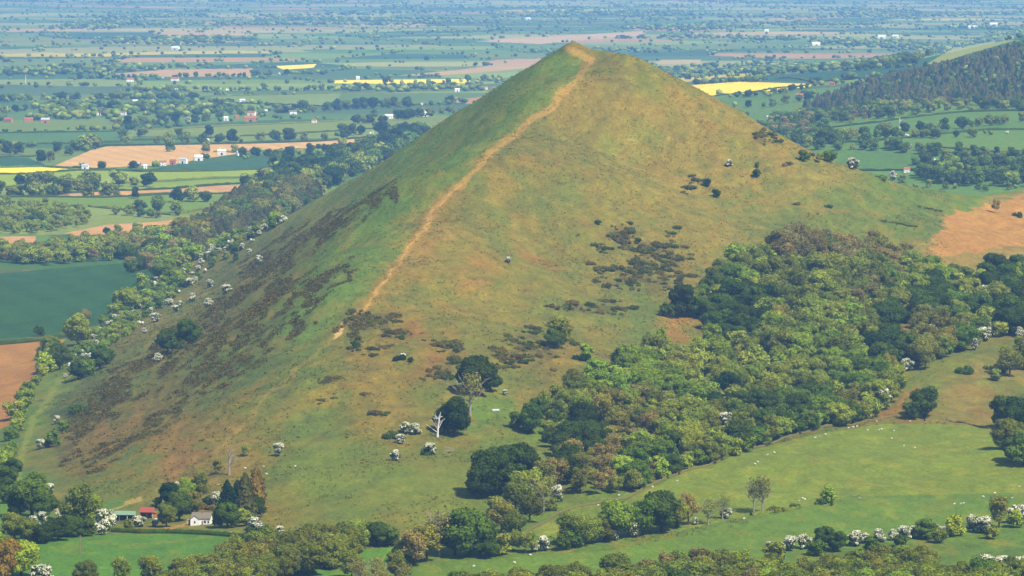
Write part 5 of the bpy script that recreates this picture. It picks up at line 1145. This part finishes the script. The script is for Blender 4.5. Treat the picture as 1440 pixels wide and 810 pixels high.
HS = [  # lowland buildings: foot, width in pixels, label, wall, roof, kind, windows
 (12, 172, 14, 'red brick house westernmost of three below the lowland wood edge', M_BRICK, M_TILE, 'house', 3), (40, 172, 15, 'red brick house second of three in a row on the meadow edge', M_BRICK, M_TILE, 'house', 3), (64, 173, 14, 'long low red brick barn beside two brick houses', M_BRICK, M_GREYTIN, 'barn', 0),
 (116, 162, 9, 'brick house at the near end of the white village row', M_BRICK, M_TILE, 'house', 2), (135, 162, 8, 'white house second along the lowland village row', M_WHITE, M_TILE, 'house', 2), (145, 162, 9, 'bright white house in the middle of the village row', M_WHITE, M_SLATE, 'house', 3), (167, 162, 8, 'small cream house among village trees', M_CREAM, M_TILE, 'house', 2), (174, 162, 8, 'white gabled house at the far end of the village row', M_WHITE, M_SLATE, 'house', 2),
 (190, 146, 9, 'white roofed barn alone beside the dark wood', M_WHITE, M_PALETIN, 'barn', 0), (183, 115, 12, 'low white and pink cottage row below the far tan field', M_WHITE, M_TILE, 'house', 3), (246, 114, 13, 'pale pink farmhouse under the far tan field', M_WHITE, M_TILE, 'house', 3), (255, 94, 14, 'long pale shed on the rim of the far tan field', M_PALETIN, M_PALETIN, 'barn', 0),
 (333, 167, 7, 'tall red gabled house at the brick farm', M_BRICK, M_TILE, 'house', 2), (352, 171, 20, 'long red brick barn of the brick farm', M_BRICK, M_TILE, 'barn', 0), (318, 170, 7, 'small white outbuilding beside the brick farm', M_WHITE, M_PALETIN, 'barn', 0), (354, 163, 13, 'cream walled barn behind the long brick barn', M_CREAM, M_TILE, 'barn', 0), (412, 161, 12, 'white house half hidden in tall lowland trees', M_WHITE, M_SLATE, 'house', 3), (341, 145, 9, 'white tank shaped shed in shade above the brick farm', M_WHITE, M_PALETIN, 'barn', 0),
 (442, 173, 8, 'pale pink cottage among trees by the pasture lane', M_CREAM, M_TILE, 'house', 2), (193, 236, 11, 'dark timber barn at the near end of the white farmstead', M_WOOD, M_GREYTIN, 'barn', 0), (204, 237, 6, 'tiny white shed beside the dark timber barn', M_WHITE, M_PALETIN, 'shed', 0), (229, 233, 11, 'white farmhouse with red roof at the white farmstead', M_WHITE, M_TILE, 'house', 3), (243, 232, 9, 'red brick stable in the white farmstead', M_BRICK, M_TILE, 'barn', 0), (258, 230, 13, 'white walled barn in the white farmstead', M_WHITE, M_GREYTIN, 'barn', 0),
 (279, 226, 14, 'tall pale tin barn behind the white farmstead', M_PALETIN, M_PALETIN, 'barn', 0), (312, 218, 14, 'long pale tin shed along the tan field edge', M_PALETIN, M_PALETIN, 'barn', 0), (120, 238, 11, 'low white shed on the lower rim of the tan field', M_WHITE, M_GREYTIN, 'shed', 0), (338, 219, 12, 'low white greenhouse shed by the round field tree', M_WHITE, M_PALETIN, 'shed', 0),
 (600, 158, 11, 'cream farmhouse by the hill skyline hamlet', M_CREAM, M_SLATE, 'house', 3), (547, 167, 13, 'white bungalow in the hamlet near the hill skyline', M_WHITE, M_PALETIN, 'house', 3), (566, 165, 8, 'white cottage next to the white bungalow', M_WHITE, M_TILE, 'house', 2), (597, 164, 12, 'pale long barn below the cream farmhouse', M_PALETIN, M_PALETIN, 'barn', 0), (683, 126, 7, 'pale brick house nearest the hill skyline', M_CREAM, M_TILE, 'house', 2), (694, 127, 9, 'pinkish brick house touching the hill skyline', M_BRICK, M_SLATE, 'house', 2), (658, 124, 8, 'white house beyond the far yellow strip', M_WHITE, M_SLATE, 'house', 2), (503, 112, 6, 'tiny white barn beyond the far yellow strip', M_WHITE, M_PALETIN, 'barn', 0),
 (643, 129, 8, 'white roofed shed on the pale green slope', M_WHITE, M_PALETIN, 'shed', 0), (1125, 138, 12, 'red roofed farmhouse below the yellow rape field', M_BRICK, M_TILE, 'house', 3), (1170, 121, 8, 'pink house at the corner of the conifer ridge', M_BRICK, M_TILE, 'house', 2), (1080, 168, 4, 'tiny white shed among hedge trees below the red farmhouse', M_WHITE, M_PALETIN, 'shed', 0), (1275, 242, 10, 'white cottage against the dark trees beyond the hill foot', M_WHITE, M_TILE, 'house', 3),
 (1240, 54, 13, 'bright white factory shed on the far plain', M_WHITE, M_PALETIN, 'barn', 0), (1259, 53, 10, 'second white factory shed on the far plain', M_WHITE, M_PALETIN, 'barn', 0), (1147, 64, 14, 'cream barn beyond the far woods', M_CREAM, M_PALETIN, 'barn', 0), (1078, 45, 7, 'white barn beside a far tan strip', M_WHITE, M_PALETIN, 'barn', 0), (743, 28, 8, 'lone white barn on the distant plain', M_WHITE, M_PALETIN, 'barn', 0), (247, 70, 13, 'distant white shed in blue woods', M_WHITE, M_PALETIN, 'barn', 0), (1397, 36, 14, 'long pale glasshouse over the wooded ridge', M_PALETIN, M_PALETIN, 'barn', 0), (1368, 40, 15, 'long cream shed over the wooded ridge', M_CREAM, M_PALETIN, 'barn', 0)]
for i, (px, py, w_, lb, wl, rf_, cat, wn) in enumerate(HS):
    house(px, py, w_, lb, wl, rf_, cat, rot=((i * 37) % 50 - 25) / 60., tall=1.35 if cat == 'barn' else 1.15, name={'house': 'house', 'barn': 'barn', 'shed': 'shed'}[cat], win=wn)

# ------------------------------------------------------------------ pole, dead trees, trough
x, y, _ = hit(113, 779); z = ground(x, y)
pl = empty('wooden_pole', (x, y, z)); tag(pl, 'thin dark wooden utility pole standing in the vivid green meadow', 'utility pole')
part('shaft', tube([(0, 0, -1), (0, 0, 4), (0, 0, 8)], [.24, .21, .17], 8), M_WOOD, pl); part('crossarm', boxm(-.7, .7, -.17, -.07, 7.3, 7.45), M_WOOD, pl)
def deadtree(px, py, hpx, m, seed, label, r, nb=9, lean=0, droop=0, spread=.5, side=0, name='dead_tree', far_=False, first=.2):
    x, y, _ = (hitfar if far_ else hit)(px, py); z = ground(x, y); h = hpx * y / F; rr = random.Random(seed)
    root = empty(name, (x, y, z)); tag(root, label, 'dead tree')
    part('trunk', tube([(0, 0, -.6), (lean * .2, 0, h * .3), (lean * .5, 0, h * .6), (lean, 0, h)], [r * 1.5, r, r * .7, r * .28], 8), m, root)
    for i in range(nb):
        t = first + (.85 - first) * i / nb; a = (math.pi if rr.random() < side else 0) + rr.uniform(-1.5, 1.5); ln = h * spread * (1.1 - t) * rr.uniform(.7, 1.2)
        up_ = rr.uniform(.1, 1.9); b = np.array([lean * t * t, 0, h * t]); c = b + np.array([math.cos(a) * ln * .5, math.sin(a) * ln * .4, ln * .3 * (1 - droop) * up_]); e = b + np.array([math.cos(a) * ln, math.sin(a) * ln * .8, ln * .6 * (1 - droop * 1.3) * up_])
        g = [tube([b, c, e], [r * .42, r * .26, r * .06], 5)]
        for _ in range(3):
            s = c + (e - c) * rr.uniform(0, .8); q = s + np.array([rr.uniform(-.3, .3), rr.uniform(-.3, .3), rr.uniform(-.1, .4)]) * ln; g.append(tube([s, (s + q) / 2, q], [r * .16, r * .1, r * .03], 4))
        v, f = join(g); part('branch', (v, f), m, root)
    return root
deadtree(615, 615, 36, M_PALEBARK, 3, 'bleached white dead tree in front of a dark tree', .42, 11, lean=1.6, side=.6, spread=.6)
deadtree(322, 668, 44, M_GREYBARK, 5, 'grey dead trunk with broken crown on the slope above the cottage', .5, 14, spread=.46, lean=.4, droop=0)
deadtree(345, 274, 12, M_PALEBARK, 6, 'small white dead tree on the edge of the teal field', .55, 6, spread=.4, far_=True)
deadtree(1265, 180, 15, M_PALEBARK, 7, 'pale bare dead tree in the eastern hedge line', .7, 8, spread=.55, far_=True)
deadtree(36, 117, 13, M_PALEBARK, 8, 'pale dead trunk standing before the lowland wood', .6, 5, spread=.3, far_=True)
x, y, _ = hit(632, 636); z = ground(x, y)
fl = empty('fallen_tree', (x, y, z)); tag(fl, 'fallen grey dead tree lying beside the meadow hawthorns', 'dead tree')
part('trunk', tube([(-2.2, 0, .5), (0, .2, .6), (2.6, .5, 1.0)], [.35, .28, .1], 7), M_GREYBARK, fl)
rr = random.Random(4)
for i in range(8):
    b = np.array([rr.uniform(-1.8, 1.6), .1, .5]); e = b + np.array([rr.uniform(-1.6, 1.6), rr.uniform(-1, 1), rr.uniform(.8, 2.6)]); part('branch', tube([b, (b + e) / 2 + np.array([0, 0, .2]), e], [.16, .1, .03], 5), M_GREYBARK, fl)
x, y, _ = hit(697, 579); z = ground(x, y)
tr_ = empty('feed_trough', (x, y, z), .2); tag(tr_, 'grey metal feed trough on the grass beyond the dead trees', 'trough')
part('hopper', gable(3.6, 1.4, .9, 1.5, .3), M_GREYTIN, tr_)
for xx_ in (-1.5, 1.35):
    for yy_ in (-.6, .45): part('leg', boxm(xx_, xx_ + .15, yy_, yy_ + .15, -.3, .32), M_WOOD, tr_)

# ------------------------------------------------------------------ sheep
M_WOOL = flat('fleece', (.46, .43, .37), .95, .05, .08, 3); M_FACE = flat('sheep_face', (.35, .31, .26), .9, .1, .1)
def sheepmesh():
    """one continuous body: fleece barrel, neck, head, four legs"""
    import bmesh
    me = D.meshes.new('sheep_skin'); vs = [(0, 0, .62), (.28, 0, .68), (-.30, 0, .66), (.46, 0, .82), (.60, 0, .90), (.74, 0, .84), (-.45, 0, .62),
         (.27, .15, .42), (.27, .15, .02), (.27, -.15, .42), (.27, -.15, .02), (-.28, .15, .42), (-.30, .15, .02), (-.28, -.15, .42), (-.30, -.15, .02), (.62, .1, .93), (.62, -.1, .93)]
    es = [(0, 1), (0, 2), (1, 3), (3, 4), (4, 5), (2, 6), (1, 7), (7, 8), (1, 9), (9, 10), (2, 11), (11, 12), (2, 13), (13, 14), (4, 15), (4, 16)]
    me.from_pydata(vs, es, []); o = D.objects.new('tmp_sheep', me); COL.objects.link(o)
    sk = o.modifiers.new('skin', 'SKIN'); rad = [.27, .25, .26, .14, .11, .07, .12, .07, .035, .07, .035, .08, .035, .08, .035, .03, .03]
    for i, r in enumerate(rad): me.skin_vertices[0].data[i].radius = (r, r)
    me.skin_vertices[0].data[0].use_root = True
    sb = o.modifiers.new('sub', 'SUBSURF'); sb.levels = 1; sb.render_levels = 1
    dg = bpy.context.evaluated_depsgraph_get(); m2 = D.meshes.new_from_object(o.evaluated_get(dg)); D.objects.remove(o)
    m2.materials.clear(); m2.materials.append(M_WOOL); m2.materials.append(M_FACE)
    for p_ in m2.polygons:
        c = p_.center; p_.material_index = 1 if (c.x > .56 or c.z < .3) else 0; p_.use_smooth = True
    return m2
SHM = sheepmesh()
SHP = [(1161, 612), (1146, 617), (1152, 615), (1220, 606), (1236, 606), (1240, 605), (1257, 607), (1254, 618), (1271, 628), (1287, 631), (1079, 641), (1089, 638), (1066, 651), (1062, 654), (1046, 731), (1208, 702), (1129, 702), (1132, 704), (1123, 706), (1342, 710), (1351, 710), (1355, 709), (1423, 702), (1233, 593.5), (1280, 593.5), (1399, 695), (1193, 603), (1200, 602), (1205, 601),
       (952, 678), (918, 686), (870, 698), (841, 712), (666, 798), (724, 793), (746, 782), (371, 657), (415, 657), (375, 668), (307, 683), (325, 751), (345, 660), (524, 605), (1433, 686), (1383, 700)]
SHF = [(1082, 172), (1113, 150), (1131, 148), (1160, 168), (1172, 166), (1180, 168), (1195, 163), (1220, 160), (1246, 152), (1262, 158), (1130, 171), (1188, 164)]
slab = []
for i, (px, py) in enumerate(SHP + SHF):
    fr = i >= len(SHP); p = (hitfar if fr else hit)(px, py)
    if p is None: continue
    l = min([m_ for m_ in LM if 'wall' in m_[2] or True], key=lambda m_: (m_[0] - px) ** 2 + ((m_[1] - py) * 1.6) ** 2)
    slab.append((bearing(px - l[0], py - l[1]) + ' ' + l[2], math.hypot(px - l[0], py - l[1]), p, i))
bk = {}
for s_ in slab: bk.setdefault(s_[0], []).append(s_)
for key, L_ in bk.items():
    L_.sort(key=lambda a: a[1])
    for k_, (_, _, p, i) in enumerate(L_):
        o = D.objects.new('sheep', SHM); COL.objects.link(o); o.location = (p[0], p[1], ground(p[0], p[1]) - .02); rr = random.Random(i); o.rotation_euler = (0, 0, rr.choice([0, 3.14]) + rr.uniform(-.7, .7))
        s = 1.05 * rr.uniform(.85, 1.1); o.scale = (s, s, s)
        tag(o, f'{"lone" if len(L_) == 1 else ORD[k_]} white sheep grazing {key}', 'sheep', 'sheep in the pastures')

# ------------------------------------------------------------------ walls and hedges, draped over the ground
M_WALL = flat('dry_stone', alb(128, 122, 92), .95, .05, .35, 2.0)
def drape(P, far_=False, step=3.0):
    W = [(hitfar if far_ else hit)(a, b) for a, b in P]; W = [w_ for w_ in W if w_]; out = []
    for (a, b) in zip(W[:-1], W[1:]):
        n = max(1, int(math.hypot(b[0] - a[0], b[1] - a[1]) / step))
        for i in range(n):
            t = i / n; out.append((a[0] + (b[0] - a[0]) * t, a[1] + (b[1] - a[1]) * t))
    out.append(W[-1][:2]); return out
def ribbon(name, P, hgt, wid, m, label, cat, far_=False, step=3.0, rough=.25, col=None, seed=0):
    pts = drape(P, far_, step); rng = np.random.default_rng(seed + 5); V, Fc = [], []
    if len(pts) < 2: return
    prof = [(-.5, -.4), (-.55, .45), (-.38, .88), (0, 1.0), (.38, .88), (.55, .45), (.5, -.4)]
    for i, (x, y) in enumerate(pts):
        a = np.array(pts[max(i - 1, 0)]); b = np.array(pts[min(i + 1, len(pts) - 1)]); d = (b - a) / (np.linalg.norm(b - a) + 1e-9); nrm = np.array([-d[1], d[0]]); g = ground(x, y)
        hh = hgt * rng.uniform(1 - rough, 1 + rough)
        for (u, v) in prof:
            j = rng.uniform(1 - rough * .6, 1 + rough * .6); V.append((x + nrm[0] * u * wid * j, y + nrm[1] * u * wid * j, g + v * hh))
    k_ = len(prof)
    for i in range(len(pts) - 1):
        for q in range(k_ - 1): Fc.append((i * k_ + q, (i + 1) * k_ + q, (i + 1) * k_ + q + 1, i * k_ + q + 1))
    Fc.append(tuple(range(k_))); Fc.append(tuple((len(pts) - 1) * k_ + q for q in reversed(range(k_))))
    o = mk(name, V, Fc, m); 
    if col: o.color = tcol(col, .1)
    return tag(o, label, cat)
ribbon('stone_wall', [(730, 754), (760, 739), (785, 722), (812, 713), (850, 706), (880, 702), (960, 664), (1010, 650), (1060, 630), (1130, 609), (1185, 598), (1240, 590), (1262, 586)], 1.0, .6, M_WALL, 'tumbled dry stone wall running along the lower edge of the wood', 'wall', step=1.6, rough=.3)
ribbon('stone_wall', [(1300, 592), (1330, 590), (1345, 594), (1370, 599), (1400, 604)], .8, 1.2, M_WALL, 'low ruined stone bank beside the lone domed tree', 'wall', step=1.6, rough=.5)
ribbon('clipped_hedge', [(158, 748), (200, 750), (240, 750), (290, 752), (330, 755), (350, 758)], 2.0, 2.2, M_LEAF, 'long clipped dark hedge dividing cottage garden from the vivid meadow', 'hedge', step=.9, rough=.14, col='dark green')
HG = [([(-40, 246), (40, 245), (110, 240), (280, 240)], 'between the yellow strip and lime field'), ([(-40, 264), (110, 262), (160, 259), (300, 251), (400, 248)], 'across the striped lime fields'), ([(60, 274), (130, 270), (240, 266), (340, 258)], 'above the narrow tan strip'),
      ([(-40, 277), (60, 277), (150, 278), (250, 273), (350, 272)], 'below the narrow tan strip'), ([(125, 291), (190, 297), (240, 303), (300, 292), (350, 286)], 'crossing the oak dotted pasture'), ([(-40, 478), (0, 485), (60, 479), (92, 474), (100, 468)], 'between barley and ploughed field'),
      ([(100, 236), (200, 242), (300, 241), (400, 237), (500, 229), (640, 214)], 'under the teal field'), ([(300, 214), (350, 214), (450, 209), (545, 196)], 'under the long tan field'), ([(110, 211), (150, 205), (300, 203), (450, 199), (540, 191)], 'above the long tan field'),
      ([(170, 198), (260, 196), (330, 192), (480, 184), (590, 176)], 'through the pale pastures'), ([(190, 184), (330, 177), (470, 171), (600, 160)], 'along the lane below the brick farm'), ([(-40, 188), (110, 186), (180, 185)], 'of hawthorn under the brick houses'), ([(-40, 204), (110, 202), (170, 200)], 'below the blue-green crop'),
      ([(290, 136), (480, 131), (640, 127)], 'above the far striped pasture'), ([(330, 145), (470, 150), (600, 147)], 'below the far striped pasture'), ([(-40, 222), (40, 221), (75, 217)], 'left of the long tan field'), ([(-40, 237), (60, 235), (100, 237)], 'behind the yellow strip'),
      ([(1080, 190), (1230, 173), (1350, 158), (1470, 156)], 'along the conifer ridge foot'), ([(1140, 205), (1250, 197), (1380, 184), (1470, 182)], 'between two eastern pastures'), ([(1290, 206), (1400, 214), (1470, 212)], 'under the easternmost pasture'), ([(1180, 241), (1260, 240), (1330, 240)], 'below the teal eastern field'), ([(1140, 118), (1070, 129), (1000, 136)], 'under the yellow rape field'), ([(940, 121), (1040, 114), (1140, 115), (1240, 107)], 'above the yellow rape field')]
for q, (P, lb) in enumerate(HG): ribbon('hedge', P, 2.6, 3.4, M_LEAF, 'low dark field hedge ' + lb, 'hedge', far_='ploughed' not in lb, step=9, rough=.35, col=['dark green', 'dull olive', 'deep green'][q % 3], seed=q)
ribbon('hedge', [(1056, 725), (1080, 722), (1100, 719), (1122, 715)], 1.3, 1.8, M_LEAF, 'short ragged hedge beside the twin bare trees', 'hedge', step=1.4, rough=.5, col='dull olive')
# ------------------------------------------------------------------ air, sky, sun, camera
SUN_AZ = math.radians(137)      # clockwise from the viewing direction (+Y): to the right and a little behind
SUN_EL = math.radians(52)
bm_v = [(x, y, z) for x in (-26000, 26000) for y in (-500, 43000) for z in (float(Z.min()) - 1 - 5, 640)]
hz = mk('haze', bm_v, [(0, 1, 3, 2), (4, 6, 7, 5), (0, 4, 5, 1), (2, 3, 7, 6), (0, 2, 6, 4), (1, 5, 7, 3)], [])
tag(hz, 'pale blue summer haze thickening over the far plain', None, None, 'stuff')
hmx = D.materials.new('haze_air'); hmx.use_nodes = True; nt = hmx.node_tree; nt.nodes.remove(nt.nodes['Principled BSDF'])
pv = nt.nodes.new('ShaderNodeVolumePrincipled'); pv.inputs['Color'].default_value = (.27, .55, 1, 1); pv.inputs['Density'].default_value = 4.3e-5
pv.inputs['Anisotropy'].default_value = .0
nt.links.new(pv.outputs[0], nt.nodes['Material Output'].inputs['Volume']); hz.data.materials.append(hmx)
hmx.cycles.homogeneous_volume = True if hasattr(hmx, 'cycles') and hasattr(hmx.cycles, 'homogeneous_volume') else None

w = D.worlds.new('World'); SC.world = w; w.use_nodes = True; nt = w.node_tree
sky = nt.nodes.new('ShaderNodeTexSky'); sky.sky_type = 'NISHITA'; sky.sun_disc = False
sky.sun_elevation = SUN_EL; sky.sun_rotation = SUN_AZ; sky.altitude = 400
nt.links.new(sky.outputs[0], nt.nodes['Background'].inputs['Color']); nt.nodes['Background'].inputs['Strength'].default_value = .115
sl = D.lights.new('sun', 'SUN'); sl.energy = 5.0; sl.angle = math.radians(.53); sl.color = (1, .92, .76)
so = D.objects.new('sun', sl); COL.objects.link(so)
sd = Vector((math.sin(SUN_AZ) * math.cos(SUN_EL), math.cos(SUN_AZ) * math.cos(SUN_EL), math.sin(SUN_EL)))
so.rotation_euler = sd.to_track_quat('Z', 'Y').to_euler(); so.location = (0, 1500, 1500)
cd = D.cameras.new('camera'); co = D.objects.new('camera', cd); COL.objects.link(co); SC.camera = co
co.location = (0, 0, CAMZ); co.rotation_euler = (math.pi / 2 - TILT, 0, 0)
cd.sensor_width = 36; cd.lens = 36 * F / 1440; cd.clip_start = 1; cd.clip_end = 100000
SC.view_settings.view_transform = 'Standard'; SC.view_settings.look = 'None'; SC.view_settings.exposure = 1.0; SC.view_settings.gamma = 1
SC.cycles.max_bounces = 5; SC.cycles.diffuse_bounces = 2; SC.cycles.volume_bounces = 0; SC.cycles.transparent_max_bounces = 4
SC.cycles.use_denoising = True
